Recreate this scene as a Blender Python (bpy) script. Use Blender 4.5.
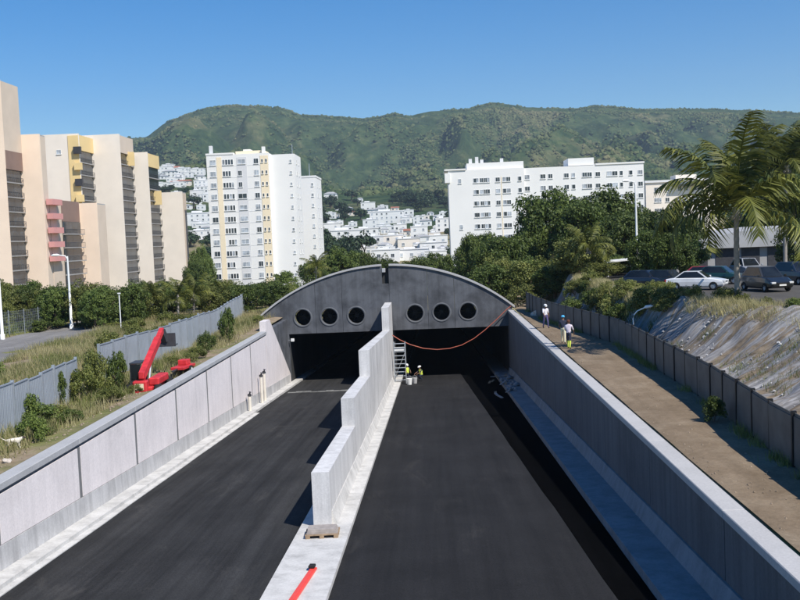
import bpy, bmesh, math, random
import numpy as np
from mathutils import Vector, Matrix, noise as mnoise
from mathutils.geometry import delaunay_2d_cdt

random.seed(7)
rng = np.random.default_rng(11)
for _o in list(bpy.data.objects):
    bpy.data.objects.remove(_o)
scene = bpy.context.scene
COL = scene.collection

# ------------------------------------------------------------------ camera
CAM = Vector((0.0, 0.0, 7.0))
F_PX = 1000.0                      # focal length in pixels of an 800 px wide picture
YAW, PITCH, ROLL = math.atan(33 / 1000), math.atan(61 / 1000), 0.042
fwd = Vector((-math.sin(YAW) * math.cos(PITCH), math.cos(YAW) * math.cos(PITCH), -math.sin(PITCH)))
right0 = Vector((math.cos(YAW), math.sin(YAW), 0))
up0 = right0.cross(fwd)
c_, s_ = math.cos(ROLL), math.sin(ROLL)
right = c_ * right0 - s_ * up0
up = s_ * right0 + c_ * up0
cam_data = bpy.data.cameras.new('camera')
cam_data.sensor_width = 36.0
cam_data.lens = 36.0 * F_PX / 800.0
cam_data.clip_start = 0.5
cam_data.clip_end = 12000
cam = bpy.data.objects.new('camera', cam_data)
COL.objects.link(cam)
cam.matrix_world = Matrix((
    (right.x, up.x, -fwd.x, CAM.x),
    (right.y, up.y, -fwd.y, CAM.y),
    (right.z, up.z, -fwd.z, CAM.z),
    (0, 0, 0, 1)))
scene.camera = cam

# ------------------------------------------------------------------ light
TO_SUN = Vector((0.60, -0.62, 1.0)).normalized()
world = bpy.data.worlds.new('World')
scene.world = world
world.use_nodes = True
wn = world.node_tree.nodes
wl = world.node_tree.links
wn.clear()
w_out = wn.new('ShaderNodeOutputWorld')
w_bg = wn.new('ShaderNodeBackground')
w_sky = wn.new('ShaderNodeTexSky')
w_sky.sky_type = 'NISHITA'
w_sky.sun_disc = False
w_sky.sun_elevation = math.asin(TO_SUN.z)
w_sky.sun_rotation = math.atan2(TO_SUN.x, TO_SUN.y)
w_sky.altitude = 300
w_sky.air_density = 1.0
w_sky.dust_density = 0.2
w_sky.ozone_density = 3.0
w_bg.inputs['Strength'].default_value = 0.115
w_hs = wn.new('ShaderNodeHueSaturation')
w_hs.inputs['Saturation'].default_value = 1.48
w_hs.inputs['Hue'].default_value = 0.505
wl.new(w_sky.outputs['Color'], w_hs.inputs['Color'])
wl.new(w_hs.outputs['Color'], w_bg.inputs['Color'])
wl.new(w_bg.outputs['Background'], w_out.inputs['Surface'])
sun_data = bpy.data.lights.new('sun', 'SUN')
sun_data.energy = 4.9
sun_data.angle = math.radians(0.53)
sun_data.color = (1.0, 0.95, 0.87)
sun = bpy.data.objects.new('sun', sun_data)
COL.objects.link(sun)
sun.location = (60, -50, 100)
sun.rotation_euler = TO_SUN.to_track_quat('Z', 'Y').to_euler()
scene.view_settings.view_transform = 'Standard'
scene.view_settings.look = 'None'
scene.view_settings.exposure = 0.22
scene.view_settings.gamma = 1.0
scene.view_settings.use_curve_mapping = False

# ------------------------------------------------------------------ helpers
def du_dv(px, py):
    u, v = px - 400.0, py - 300.0
    return c_ * u - s_ * v, s_ * u + c_ * v

def at(px, py, D):
    """World point that lies D metres down the road axis (y) on the sight line of a photo pixel."""
    a, b = du_dv(px, py)
    d = fwd * F_PX + right0 * a - up0 * b
    return CAM + d * (D / d.y)

def tag(o, label, cat, group=None):
    o['label'] = label
    o['category'] = cat
    if group:
        o['group'] = group
    return o

def structure(o):
    o['kind'] = 'structure'
    return o

def stuff(o):
    o['kind'] = 'stuff'
    return o

def empty(name, loc=(0, 0, 0), rz=0.0):
    o = bpy.data.objects.new(name, None)
    o.empty_display_size = 0.3
    o.location = loc
    o.rotation_euler = (0, 0, rz)
    COL.objects.link(o)
    return o

def link(name, mesh, parent=None, loc=None, rot=None, scale=None):
    o = bpy.data.objects.new(name, mesh)
    COL.objects.link(o)
    if parent is not None:
        o.parent = parent
    if loc is not None:
        o.location = loc
    if rot is not None:
        o.rotation_euler = rot
    if scale is not None:
        o.scale = scale
    return o

def clone(root, loc=None, rz=None, scale=None, parent=None):
    r = root.copy()
    COL.objects.link(r)
    r.parent = parent
    if loc is not None:
        r.location = loc
    if rz is not None:
        r.rotation_euler = (0, 0, rz)
    if scale is not None:
        r.scale = scale
    for ch in list(root.children):
        clone(ch, parent=r)
    return r

class MB:
    """Collects simple solids into one mesh."""
    def __init__(self):
        self.v, self.f, self.m, self.sm = [], [], [], []

    def add(self, vs, fs, mi=0, smooth=False):
        b = len(self.v)
        self.v += [tuple(p) for p in vs]
        for f in fs:
            self.f.append(tuple(i + b for i in f))
            self.m.append(mi)
            self.sm.append(smooth)
        return self

    def box(self, x0, x1, y0, y1, z0, z1, mi=0):
        vs = [(x0, y0, z0), (x1, y0, z0), (x1, y1, z0), (x0, y1, z0),
              (x0, y0, z1), (x1, y0, z1), (x1, y1, z1), (x0, y1, z1)]
        fs = [(0, 3, 2, 1), (4, 5, 6, 7), (0, 1, 5, 4), (1, 2, 6, 5), (2, 3, 7, 6), (3, 0, 4, 7)]
        return self.add(vs, fs, mi)

    def bbox(self, x0, x1, y0, y1, z0, z1, b=0.02, mi=0):
        """box with chamfered edges"""
        vs, idx = [], {}
        for ix, (xa, sx) in enumerate(((x0, 1), (x1, -1))):
            for iy, (ya, sy) in enumerate(((y0, 1), (y1, -1))):
                for iz, (za, sz) in enumerate(((z0, 1), (z1, -1))):
                    for k in range(3):
                        p = [xa, ya, za]
                        for q, s in enumerate((sx, sy, sz)):
                            if q != k:
                                p[q] += s * b
                        idx[(ix, iy, iz, k)] = len(vs)
                        vs.append(p)
        fs = []
        g = lambda a, k: idx[(a[0], a[1], a[2], k)]
        for k in range(3):
            o1, o2 = (k + 1) % 3, (k + 2) % 3
            for s in (0, 1):
                cs = []
                for (p, q) in ((0, 0), (1, 0), (1, 1), (0, 1)):
                    a = [0, 0, 0]
                    a[k], a[o1], a[o2] = s, p, q
                    cs.append(g(a, k))
                fs.append(tuple(cs if s else cs[::-1]))
        for k in range(3):
            o1, o2 = (k + 1) % 3, (k + 2) % 3
            for p in (0, 1):
                for q in (0, 1):
                    a = [0, 0, 0]; b2 = [0, 0, 0]
                    a[k] = 0; b2[k] = 1
                    a[o1] = b2[o1] = p
                    a[o2] = b2[o2] = q
                    f = (g(a, o1), g(b2, o1), g(b2, o2), g(a, o2))
                    fs.append(f if (p + q) % 2 == 1 else f[::-1])
        for c in [(i, j, k) for i in (0, 1) for j in (0, 1) for k in (0, 1)]:
            f = (g(c, 0), g(c, 1), g(c, 2))
            fs.append(f if sum(c) % 2 == 1 else f[::-1])
        return self.add(vs, fs, mi)

    def hexa(self, p8, mi=0):
        fs = [(0, 3, 2, 1), (4, 5, 6, 7), (0, 1, 5, 4), (1, 2, 6, 5), (2, 3, 7, 6), (3, 0, 4, 7)]
        return self.add(p8, fs, mi)

    def bar(self, a, b, w, h, mi=0):
        """rectangular bar from a to b"""
        a, b = Vector(a), Vector(b)
        d = (b - a).normalized()
        ref = Vector((0, 0, 1)) if abs(d.z) < 0.9 else Vector((1, 0, 0))
        s = d.cross(ref).normalized() * (w / 2)
        t = s.cross(d).normalized() * (h / 2)
        p = [a - s - t, a + s - t, a + s + t, a - s + t, b - s - t, b + s - t, b + s + t, b - s + t]
        return self.hexa(p, mi)

    def tube(self, pts, radii, n=8, mi=0, cap=True, smooth=True):
        pts = [Vector(p) for p in pts]
        if not hasattr(radii, '__len__'):
            radii = [radii] * len(pts)
        vs, fs = [], []
        for i, p in enumerate(pts):
            d = (pts[min(i + 1, len(pts) - 1)] - pts[max(i - 1, 0)]).normalized()
            ref = Vector((0, 0, 1)) if abs(d.z) < 0.95 else Vector((1, 0, 0))
            s = d.cross(ref).normalized()
            t = s.cross(d).normalized()
            for k in range(n):
                a = 2 * math.pi * k / n
                vs.append(p + (s * math.cos(a) + t * math.sin(a)) * radii[i])
        for i in range(len(pts) - 1):
            for k in range(n):
                k2 = (k + 1) % n
                fs.append((i * n + k, i * n + k2, (i + 1) * n + k2, (i + 1) * n + k))
        self.add(vs, fs, mi, smooth)
        if cap:
            self.add(vs[:n], [tuple(range(n))], mi)
            self.add(vs[-n:], [tuple(range(n))[::-1]], mi)
        return self

    def cyl(self, c, axis, r, h, n=16, mi=0, smooth=True):
        c = Vector(c)
        ax = {'x': Vector((1, 0, 0)), 'y': Vector((0, 1, 0)), 'z': Vector((0, 0, 1))}[axis]
        return self.tube([c - ax * h / 2, c + ax * h / 2], r, n, mi, True, smooth)

    def prism(self, pts2, axis, a, b, mi=0, smooth=False):
        """closed outline extruded along an axis; outline in the two other axes (cyclic order)"""
        def mk(p, t):
            return {'x': (t, p[0], p[1]), 'y': (p[0], t, p[1]), 'z': (p[0], p[1], t)}[axis]
        n = len(pts2)
        vs = [mk(p, a) for p in pts2] + [mk(p, b) for p in pts2]
        fs = [tuple(range(n)), tuple(range(n, 2 * n))[::-1]]
        self.add(vs, fs, mi)
        self.add(vs, [(i, i + n, (i + 1) % n + n, (i + 1) % n) for i in range(n)], mi, smooth)
        return self

    def mesh(self, name, mats):
        me = bpy.data.meshes.new(name)
        me.from_pydata(self.v, [], self.f)
        if not isinstance(mats, (list, tuple)):
            mats = [mats]
        for m in mats:
            me.materials.append(m)
        if len(self.f):
            me.polygons.foreach_set('material_index', self.m)
            me.polygons.foreach_set('use_smooth', self.sm)
        bm = bmesh.new()
        bm.from_mesh(me)
        bmesh.ops.recalc_face_normals(bm, faces=bm.faces)
        bm.to_mesh(me)
        bm.free()
        me.update()
        return me

    def build(self, name, mats, parent=None, loc=None, rot=None):
        return link(name, self.mesh(name, mats), parent, loc, rot)

def mesh_np(name, V, F, mat, smooth=False):
    """mesh from numpy arrays; F is (n, k) with k = 3 or 4"""
    me = bpy.data.meshes.new(name)
    V = np.asarray(V, dtype=np.float32)
    F = np.asarray(F, dtype=np.int32)
    n, k = F.shape
    me.vertices.add(len(V))
    me.vertices.foreach_set('co', V.ravel())
    me.loops.add(n * k)
    me.loops.foreach_set('vertex_index', F.ravel())
    me.polygons.add(n)
    me.polygons.foreach_set('loop_start', np.arange(0, n * k, k, dtype=np.int32))
    me.polygons.foreach_set('use_smooth', np.full(n, smooth))
    me.update(calc_edges=True)
    me.validate()
    for m in (mat if isinstance(mat, (list, tuple)) else [mat]):
        me.materials.append(m)
    return me

# value noise -------------------------------------------------------
def _hash(ix, iy, seed):
    h = (ix.astype(np.int64) * 374761393 + iy.astype(np.int64) * 668265263 + seed * 974634777) & 0xffffffff
    h = ((h ^ (h >> 13)) * 1274126177) & 0xffffffff
    return ((h ^ (h >> 16)) & 0xffffff) / float(0xffffff)

def vnoise(x, y, seed=0):
    x = np.asarray(x, dtype=float); y = np.asarray(y, dtype=float)
    ix, iy = np.floor(x), np.floor(y)
    fx, fy = x - ix, y - iy
    fx = fx * fx * (3 - 2 * fx); fy = fy * fy * (3 - 2 * fy)
    a = _hash(ix, iy, seed); b = _hash(ix + 1, iy, seed)
    c = _hash(ix, iy + 1, seed); d = _hash(ix + 1, iy + 1, seed)
    return (a * (1 - fx) + b * fx) * (1 - fy) + (c * (1 - fx) + d * fx) * fy

def fbm(x, y, octv=4, seed=0):
    t, amp, tot = 0.0, 1.0, 0.0
    for i in range(octv):
        t = t + amp * vnoise(x * 2 ** i, y * 2 ** i, seed + i * 17)
        tot += amp
        amp *= 0.5
    return t / tot

def sstep(t):
    t = np.clip(t, 0, 1)
    return t * t * (3 - 2 * t)

# ------------------------------------------------------------------ materials
def new_mat(name):
    m = bpy.data.materials.new(name)
    m.use_nodes = True
    nt = m.node_tree
    bsdf = nt.nodes['Principled BSDF']
    return m, nt, bsdf

def coord(nt, scale=(1, 1, 1), kind='Object'):
    tc = nt.nodes.new('ShaderNodeTexCoord')
    mp = nt.nodes.new('ShaderNodeMapping')
    mp.inputs['Scale'].default_value = scale
    if kind == 'World':
        g = nt.nodes.new('ShaderNodeNewGeometry')
        nt.links.new(g.outputs['Position'], mp.inputs['Vector'])
    else:
        nt.links.new(tc.outputs[kind], mp.inputs['Vector'])
    return mp.outputs['Vector']

def noise_node(nt, vec, scale, detail=4, rough=0.6, dist=0.0):
    n = nt.nodes.new('ShaderNodeTexNoise')
    n.inputs['Scale'].default_value = scale
    n.inputs['Detail'].default_value = detail
    n.inputs['Roughness'].default_value = rough
    n.inputs['Distortion'].default_value = dist
    nt.links.new(vec, n.inputs['Vector'])
    return n.outputs['Fac']

def ramp(nt, fac, stops):
    r = nt.nodes.new('ShaderNodeValToRGB')
    e = r.color_ramp.elements
    e[0].position, e[0].color = stops[0][0], (*stops[0][1], 1)
    e[1].position, e[1].color = stops[-1][0], (*stops[-1][1], 1)
    for p, c in stops[1:-1]:
        q = e.new(p)
        q.color = (*c, 1)
    nt.links.new(fac, r.inputs['Fac'])
    return r.outputs['Color']

def mixc(nt, fac, a, b, mode='MIX'):
    n = nt.nodes.new('ShaderNodeMix')
    n.data_type = 'RGBA'
    n.blend_type = mode
    for sock, val in ((n.inputs[0], fac), (n.inputs[6], a), (n.inputs[7], b)):
        if hasattr(val, 'is_linked') or isinstance(val, bpy.types.NodeSocket):
            nt.links.new(val, sock)
        elif hasattr(val, '__len__'):
            sock.default_value = (*val, 1)
        else:
            sock.default_value = val
    return n.outputs[2]

def bump(nt, bsdf, h, strength, dist=0.02):
    b = nt.nodes.new('ShaderNodeBump')
    b.inputs['Strength'].default_value = strength
    b.inputs['Distance'].default_value = dist
    nt.links.new(h, b.inputs['Height'])
    nt.links.new(b.outputs['Normal'], bsdf.inputs['Normal'])

def sc(c, k):
    return tuple(min(1.0, x * k) for x in c)

def simple(name, col, rough=0.7, var=0.15, scale=3.0, metallic=0.0, spec=0.3, kind='Object', bmp=0.0):
    m, nt, b = new_mat(name)
    v = coord(nt, kind=kind)
    f = noise_node(nt, v, scale, 4)
    c = ramp(nt, f, [(0.3, sc(col, 1 - var)), (0.7, sc(col, 1 + var))])
    nt.links.new(c, b.inputs['Base Color'])
    b.inputs['Roughness'].default_value = rough
    b.inputs['Metallic'].default_value = metallic
    b.inputs['Specular IOR Level'].default_value = spec
    if bmp:
        bump(nt, b, noise_node(nt, v, scale * 8, 3), bmp, 0.01)
    return m

def concrete(name, col, dirt=0.35, streak=0.25, scale=0.35, rough=0.85, bmp=0.25, warm=(1, 1, 1)):
    """weathered concrete: blotches, vertical run-off streaks and fine grain"""
    m, nt, b = new_mat(name)
    v = coord(nt, kind='World')
    blot = noise_node(nt, v, scale, 5, 0.65, 0.3)
    c1 = ramp(nt, blot, [(0.3, sc(col, 1 - dirt)), (0.55, col), (0.75, sc(col, 1 + dirt * 0.35))])
    vs = coord(nt, (2.2, 2.2, 0.12), 'World')
    st = noise_node(nt, vs, 1.0, 5, 0.7)
    s2 = ramp(nt, st, [(0.35, (1 - streak,) * 3), (0.6, (1, 1, 1))])
    c2 = mixc(nt, 1.0, c1, s2, 'MULTIPLY')
    gr = noise_node(nt, v, 14, 4, 0.7)
    g2 = ramp(nt, gr, [(0.3, (0.86,) * 3), (0.7, (1.06,) * 3)])
    c3 = mixc(nt, 1.0, c2, g2, 'MULTIPLY')
    nt.links.new(c3, b.inputs['Base Color'])
    b.inputs['Roughness'].default_value = rough
    b.inputs['Specular IOR Level'].default_value = 0.2
    bump(nt, b, gr, bmp, 0.02)
    return m

def asphalt(name, col, streaks=0.25, grain=0.25, dust=0.0):
    m, nt, b = new_mat(name)
    v = coord(nt, kind='World')
    vs = coord(nt, (1.5, 0.007, 1), 'World')
    st = noise_node(nt, vs, 1.0, 9, 0.72)
    c1 = ramp(nt, st, [(0.35, sc(col, 1 - streaks)), (0.65, sc(col, 1 + streaks * 1.4))])
    bl = noise_node(nt, v, 0.30, 8, 0.7)
    c2 = mixc(nt, 1.0, c1, ramp(nt, bl, [(0.3, (0.80,) * 3), (0.7, (1.20,) * 3)]), 'MULTIPLY')
    gr = noise_node(nt, v, 22, 3, 0.8)
    c3 = mixc(nt, 1.0, c2, ramp(nt, gr, [(0.3, (1 - grain,) * 3), (0.7, (1 + grain,) * 3)]), 'MULTIPLY')
    if dust:
        dn = noise_node(nt, coord(nt, (1.0, 0.35, 1), 'World'), 0.55, 9, 0.75, 0.8)
        dk = ramp(nt, dn, [(0.56, (0, 0, 0)), (0.78, (dust, dust, dust))])
        c3 = mixc(nt, dk, c3, (0.105, 0.098, 0.088))
    nt.links.new(c3, b.inputs['Base Color'])
    b.inputs['Roughness'].default_value = 0.9
    b.inputs['Specular IOR Level'].default_value = 0.12
    bump(nt, b, gr, 0.35, 0.02)
    return m

def leafy(name, c_dark, c_light, scale=0.6, trans=0.25):
    m, nt, b = new_mat(name)
    g = nt.nodes.new('ShaderNodeNewGeometry')
    oi = nt.nodes.new('ShaderNodeObjectInfo')
    v = coord(nt, kind='World')
    f = noise_node(nt, v, scale, 3, 0.7)
    add = nt.nodes.new('ShaderNodeMath'); add.operation = 'MULTIPLY_ADD'
    nt.links.new(g.outputs['Random Per Island'], add.inputs[0])
    add.inputs[1].default_value = 0.45
    nt.links.new(f, add.inputs[2])
    c = ramp(nt, add.outputs[0], [(0.4, c_dark), (0.95, c_light)])
    hs = nt.nodes.new('ShaderNodeHueSaturation')
    mr = nt.nodes.new('ShaderNodeMapRange')
    mr.inputs[3].default_value = 0.75; mr.inputs[4].default_value = 1.25
    nt.links.new(oi.outputs['Random'], mr.inputs[0])
    nt.links.new(mr.outputs[0], hs.inputs['Value'])
    nt.links.new(c, hs.inputs['Color'])
    nt.links.new(hs.outputs['Color'], b.inputs['Base Color'])
    b.inputs['Roughness'].default_value = 0.55
    b.inputs['Specular IOR Level'].default_value = 0.3
    out = nt.nodes['Material Output']
    tr = nt.nodes.new('ShaderNodeBsdfTranslucent')
    nt.links.new(hs.outputs['Color'], tr.inputs['Color'])
    mx = nt.nodes.new('ShaderNodeMixShader')
    mx.inputs[0].default_value = trans
    nt.links.new(b.outputs[0], mx.inputs[1])
    nt.links.new(tr.outputs[0], mx.inputs[2])
    nt.links.new(mx.outputs[0], out.inputs['Surface'])
    return m

M = {}
M['asphalt_old'] = asphalt('asphalt_old', (0.029, 0.0288, 0.0288), 0.34, 0.40, 0.5)
M['asphalt_new'] = asphalt('asphalt_new', (0.020, 0.0197, 0.0203), 0.16, 0.35, 0.25)
M['bitumen_shade'] = asphalt('bitumen_shade', (0.0028, 0.0030, 0.0034), 0.3, 0.5)  # near black: the right wall's shadow is painted into this colour
M['bitumen_shade'].node_tree.nodes['Principled BSDF'].inputs['Specular IOR Level'].default_value = 0.0
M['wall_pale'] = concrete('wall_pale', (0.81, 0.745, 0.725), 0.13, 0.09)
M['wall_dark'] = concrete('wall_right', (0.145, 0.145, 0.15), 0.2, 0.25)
M['wall_white'] = concrete('wall_white', (0.69, 0.675, 0.655), 0.22, 0.22)
M['cap'] = concrete('cap_concrete', (0.42, 0.42, 0.42), 0.12, 0.0, 0.6)
M['cap_bright'] = concrete('cap_bright', (0.46, 0.45, 0.44), 0.10, 0.0, 0.6)
M['joint'] = concrete('joint_concrete', (0.22, 0.22, 0.22), 0.2, 0.2)
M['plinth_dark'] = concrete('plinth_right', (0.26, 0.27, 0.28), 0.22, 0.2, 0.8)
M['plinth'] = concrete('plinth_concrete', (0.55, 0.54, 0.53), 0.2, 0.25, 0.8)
M['kerb'] = concrete('kerb_concrete', (0.59, 0.575, 0.545), 0.30, 0.0, 1.1)
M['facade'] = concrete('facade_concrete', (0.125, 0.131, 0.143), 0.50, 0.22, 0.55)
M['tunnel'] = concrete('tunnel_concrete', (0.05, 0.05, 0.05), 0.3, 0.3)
M['black'] = simple('black_metal', (0.012, 0.012, 0.013), 0.6)
M['steel'] = simple('galvanised_steel', (0.42, 0.45, 0.48), 0.45, 0.12, 2.0, 0.5)
M['dark_metal'] = simple('dark_metal', (0.05, 0.05, 0.055), 0.5, 0.2, 4)
M['white_paint'] = simple('white_paint', (0.78, 0.78, 0.76), 0.5, 0.04, 2)
M['red_paint'] = simple('red_paint', (0.55, 0.035, 0.040), 0.5, 0.28, 2.2, 0, 0.35)
M['red_plastic'] = simple('red_plastic', (0.75, 0.07, 0.05), 0.45, 0.08, 3)
M['orange_hose'] = simple('orange_hose', (0.40, 0.11, 0.07), 0.5, 0.12, 2)
M['rubber'] = simple('rubber', (0.018, 0.018, 0.018), 0.85, 0.25, 6)
M['wood'] = simple('wood', (0.30, 0.21, 0.13), 0.8, 0.25, 6)
M['fence_left'] = simple('fence_sheet', (0.33, 0.36, 0.40), 0.5, 0.10, 0.7, 0.3, 0.4, 'World')
M['fence_right'] = simple('fence_board', (0.095, 0.094, 0.090), 0.65, 0.25, 1.2, 0.0, 0.3, 'World')
M['cream_wall'] = simple('cream_render', (0.82, 0.74, 0.64), 0.85, 0.05, 0.25, 0, 0.2, 'World')
M['peach_wall'] = simple('peach_render', (0.86, 0.69, 0.54), 0.85, 0.05, 0.25, 0, 0.2, 'World')
M['beige_wall'] = simple('beige_render', (0.62, 0.52, 0.42), 0.85, 0.06, 0.25, 0, 0.2, 'World')
M['yellow_wall'] = simple('yellow_render', (0.78, 0.59, 0.29), 0.85, 0.05, 0.25, 0, 0.2, 'World')
M['brown_panel'] = simple('brown_panel', (0.25, 0.17, 0.14), 0.8, 0.06, 0.5, 0, 0.2, 'World')
M['pink_wall'] = simple('pink_render', (0.62, 0.30, 0.28), 0.85, 0.06, 0.5, 0, 0.2, 'World')
M['white_wall'] = simple('white_render', (0.80, 0.79, 0.76), 0.85, 0.03, 0.12, 0, 0.2, 'World')
M['white_wall2'] = simple('white_render_grey', (0.66, 0.66, 0.66), 0.85, 0.05, 0.2, 0, 0.2, 'World')
M['pale_orange'] = simple('pale_orange_render', (0.84, 0.72, 0.52), 0.85, 0.05, 0.2, 0, 0.2, 'World')
M['slab'] = simple('balcony_slab', (0.34, 0.33, 0.32), 0.85, 0.10, 0.4, 0, 0.2, 'World')
M['grey_wall'] = simple('grey_render', (0.36, 0.355, 0.35), 0.85, 0.10, 0.3, 0, 0.2, 'World')
M['roof_grey'] = simple('roof_grey', (0.38, 0.38, 0.38), 0.8, 0.12, 0.3, 0, 0.2, 'World')
M['roof_red'] = simple('roof_red', (0.36, 0.15, 0.10), 0.8, 0.15, 0.3, 0, 0.2, 'World')
M['roof_white'] = simple('roof_white', (0.74, 0.73, 0.72), 0.8, 0.05, 0.3, 0, 0.2, 'World')
M['bark'] = simple('bark', (0.16, 0.12, 0.085), 0.9, 0.3, 3, 0, 0.2, 'Object', 0.5)
M['palm_bark'] = simple('palm_bark', (0.30, 0.27, 0.23), 0.9, 0.2, 5, 0, 0.2, 'Object', 0.5)
M['skin'] = simple('skin', (0.22, 0.12, 0.08), 0.6, 0.08, 8)
M['stone'] = simple('soil_stone', (0.26, 0.205, 0.15), 0.95, 0.3, 1.5, 0, 0.1, 'World')
M['rock'] = simple('pale_rock', (0.48, 0.42, 0.36), 0.9, 0.2, 2, 0, 0.2, 'Object', 0.6)
M['leaf_a'] = leafy('leaf_deep', (0.018, 0.040, 0.009), (0.125, 0.165, 0.034))
M['leaf_b'] = leafy('leaf_mid', (0.032, 0.064, 0.014), (0.165, 0.210, 0.048))
M['leaf_c'] = leafy('leaf_yellowish', (0.060, 0.085, 0.018), (0.220, 0.230, 0.060))
M['palm_leaf'] = leafy('palm_leaf', (0.022, 0.042, 0.008), (0.190, 0.195, 0.038), 0.9, 0.25)
M['leaf_far'] = leafy('leaf_far', (0.016, 0.034, 0.015), (0.048, 0.074, 0.028), 0.02, 0.1)
M['grass_dry'] = leafy('grass_dry', (0.20, 0.18, 0.07), (0.52, 0.46, 0.24), 0.25, 0.3)
M['grass_green'] = leafy('grass_green', (0.07, 0.105, 0.026), (0.27, 0.29, 0.09), 0.3, 0.3)

def glass(name, col=(0.03, 0.04, 0.05), rough=0.12):
    m, nt, b = new_mat(name)
    v = coord(nt, kind='World')
    f = noise_node(nt, v, 0.6, 2)
    c = ramp(nt, f, [(0.35, sc(col, 0.6)), (0.65, sc(col, 1.7))])
    nt.links.new(c, b.inputs['Base Color'])
    b.inputs['Roughness'].default_value = rough
    b.inputs['Specular IOR Level'].default_value = 0.5
    return m
M['glass'] = glass('window_glass')
M['glass_pale'] = glass('window_glass_pale', (0.30, 0.33, 0.36), 0.3)
M['car_glass'] = glass('car_glass', (0.012, 0.015, 0.018), 0.06)

# ------------------------------------------------------------------ terrain
X_WL, X_WR = -13.6, 6.95          # inner faces of the two trench walls
WL_OUT, WR_OUT = -14.12, 7.48     # outer faces
Y_PORTAL = 93.0
Y0 = -60.0
def road_z(y):
    return -1.26 - 0.052 * y

_ridge_px = [(-500, 190), (-300, 175), (-100, 185), (40, 172), (90, 152), (123, 140), (155, 138), (169, 126), (190, 117),
             (211, 110), (235, 107), (281, 109), (302, 117), (344, 119), (365, 121), (380, 118), (395, 115), (409, 117),
             (430, 112), (465, 111), (489, 104.5), (505, 105), (524, 108), (570, 111), (591, 107), (640, 111), (700, 110),
             (750, 112), (800, 116), (900, 118), (1100, 125), (1300, 140)]
Y_RIDGE = 2800.0
_rp = [at(p[0], p[1], Y_RIDGE) for p in _ridge_px]
_RX = np.array([p.x for p in _rp]); _RZ = np.array([p.z for p in _rp])
_fy = np.array([-100, 112, 170, 250, 340, 430, 600, 900, 1200, 1500])
_fz = np.array([0, 0, -3.2, -6.5, -5.5, -1.0, 6.0, 22.0, 50.0, 92.0])

def bank_top(y):
    return np.interp(y, [0, 46, 52, 58, 76, 100], [19.5, 18.7, 16.2, 14.2, 13.4, 13.2])

def terrain(x, y):
    x = np.asarray(x, dtype=float); y = np.asarray(y, dtype=float)
    z = np.interp(y, _fy, _fz)
    # higher ground west of the valley
    z = z + 46 * sstep((-x - 80) / 220) * sstep((y - 500) / 750)
    # mountain
    R = np.interp(x, _RX, _RZ)
    t = (y - 1350) / (Y_RIDGE - 1350)
    tt = np.clip(t, 0, 1)
    warp = 120 * (fbm(x / 500 + 7, y / 500, 3, 5) - 0.5)
    ravine = np.abs(fbm((x + warp + 0.25 * y) / 210, y / 900, 4, 21) - 0.5) * 2
    ravine2 = np.abs(fbm((x - 0.35 * y + warp) / 90, y / 320, 3, 33) - 0.5) * 2
    prof = np.where(tt < 0.8, tt ** 1.05 * 0.93, 0)
    prof = np.interp(tt, [0, 0.15, 0.35, 0.6, 0.85, 0.96, 1.0], [0, 0.10, 0.30, 0.60, 0.88, 0.975, 1.0])
    mz = z * (1 - tt) + R * prof
    bell = np.sin(np.pi * np.clip(t, 0, 1)) ** 0.8 * np.clip((0.97 - t) / 0.35, 0, 1)
    mz = mz + bell * ((ravine - 0.42) * 240 + (ravine2 - 0.36) * 110)
    # no spur stands above the skyline ridge
    lim = 7 + (np.interp(x * Y_RIDGE / np.maximum(y, 1), _RX, _RZ) - 7) * y / Y_RIDGE
    over = mz - lim * 0.97
    mz = np.where((over > 0) & (y < Y_RIDGE * 0.97), lim * 0.97 + 6 * (1 - np.exp(-np.maximum(over, 0) / 30)), mz)
    back = np.clip((y - Y_RIDGE) / 1200, 0, 1)
    mz = mz * (1 - 0.55 * sstep(back))
    near_top = np.clip(1 - np.abs(y - Y_RIDGE) / 180, 0, 1)
    mz = mz + (fbm(x / 26, y / 26, 3, 41) - 0.5) * (5 + 14 * bell) * np.clip(t * 6, 0, 1)
    z = np.where(y > 1350, mz, z)
    # right-hand embankment and the car park on top of it
    top = bank_top(y)
    hgt = 2.6 * np.interp(y, [-100, 10, 120, 220, 320], [2.6, 2.6, 2.6, 1.2, 0.0]) / 2.6
    bank = hgt * sstep((x - 11.5) / (top - 11.5)) * np.interp(x, [90, 200], [1, 0.3])
    bump_ = (fbm(x / 1.1, y / 2.2, 3, 3) - 0.5) * 0.30 * np.clip((x - 11.3) / 1.0, 0, 1) * np.clip((top + 1.0 - x) / 1.0, 0, 1)
    z = z + bank + bump_
    # left-hand verge: uneven soil
    lf = np.clip((-14.3 - x) / 1.2, 0, 1) * np.clip((-x) / 14, 0, 1) * np.interp(y, [0, 20, 130, 200], [0.6, 1, 1, 0])
    z = z + lf * ((fbm(x / 3.0, y / 3.0, 4, 9) - 0.5) * 0.55 - 0.12) * np.interp(x, [-45, -30], [0.25, 1])
    # hollow where the telehandler stands
    z = z - 1.0 * np.exp(-((x + 15.6) / 1.6) ** 2 - ((y - 54.5) / 3.6) ** 2)
    # fill rising against the sides of the tunnel vault
    fill = np.interp(y, [78, 95, 130, 240], [0, 0.3, 0.8, 0.2]) * np.clip((np.where(x < -4.35, -14.1 - x, x - 7.5) + 0.4) / 0.8, 0, 1) \
        * np.where(x < 0, np.interp(x, [-34, -18], [0, 1]), np.interp(x, [7, 11], [1, 0]))
    z = z + fill
    return z

def tz(x, y):
    return float(terrain(np.array([x]), np.array([y]))[0])

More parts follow.
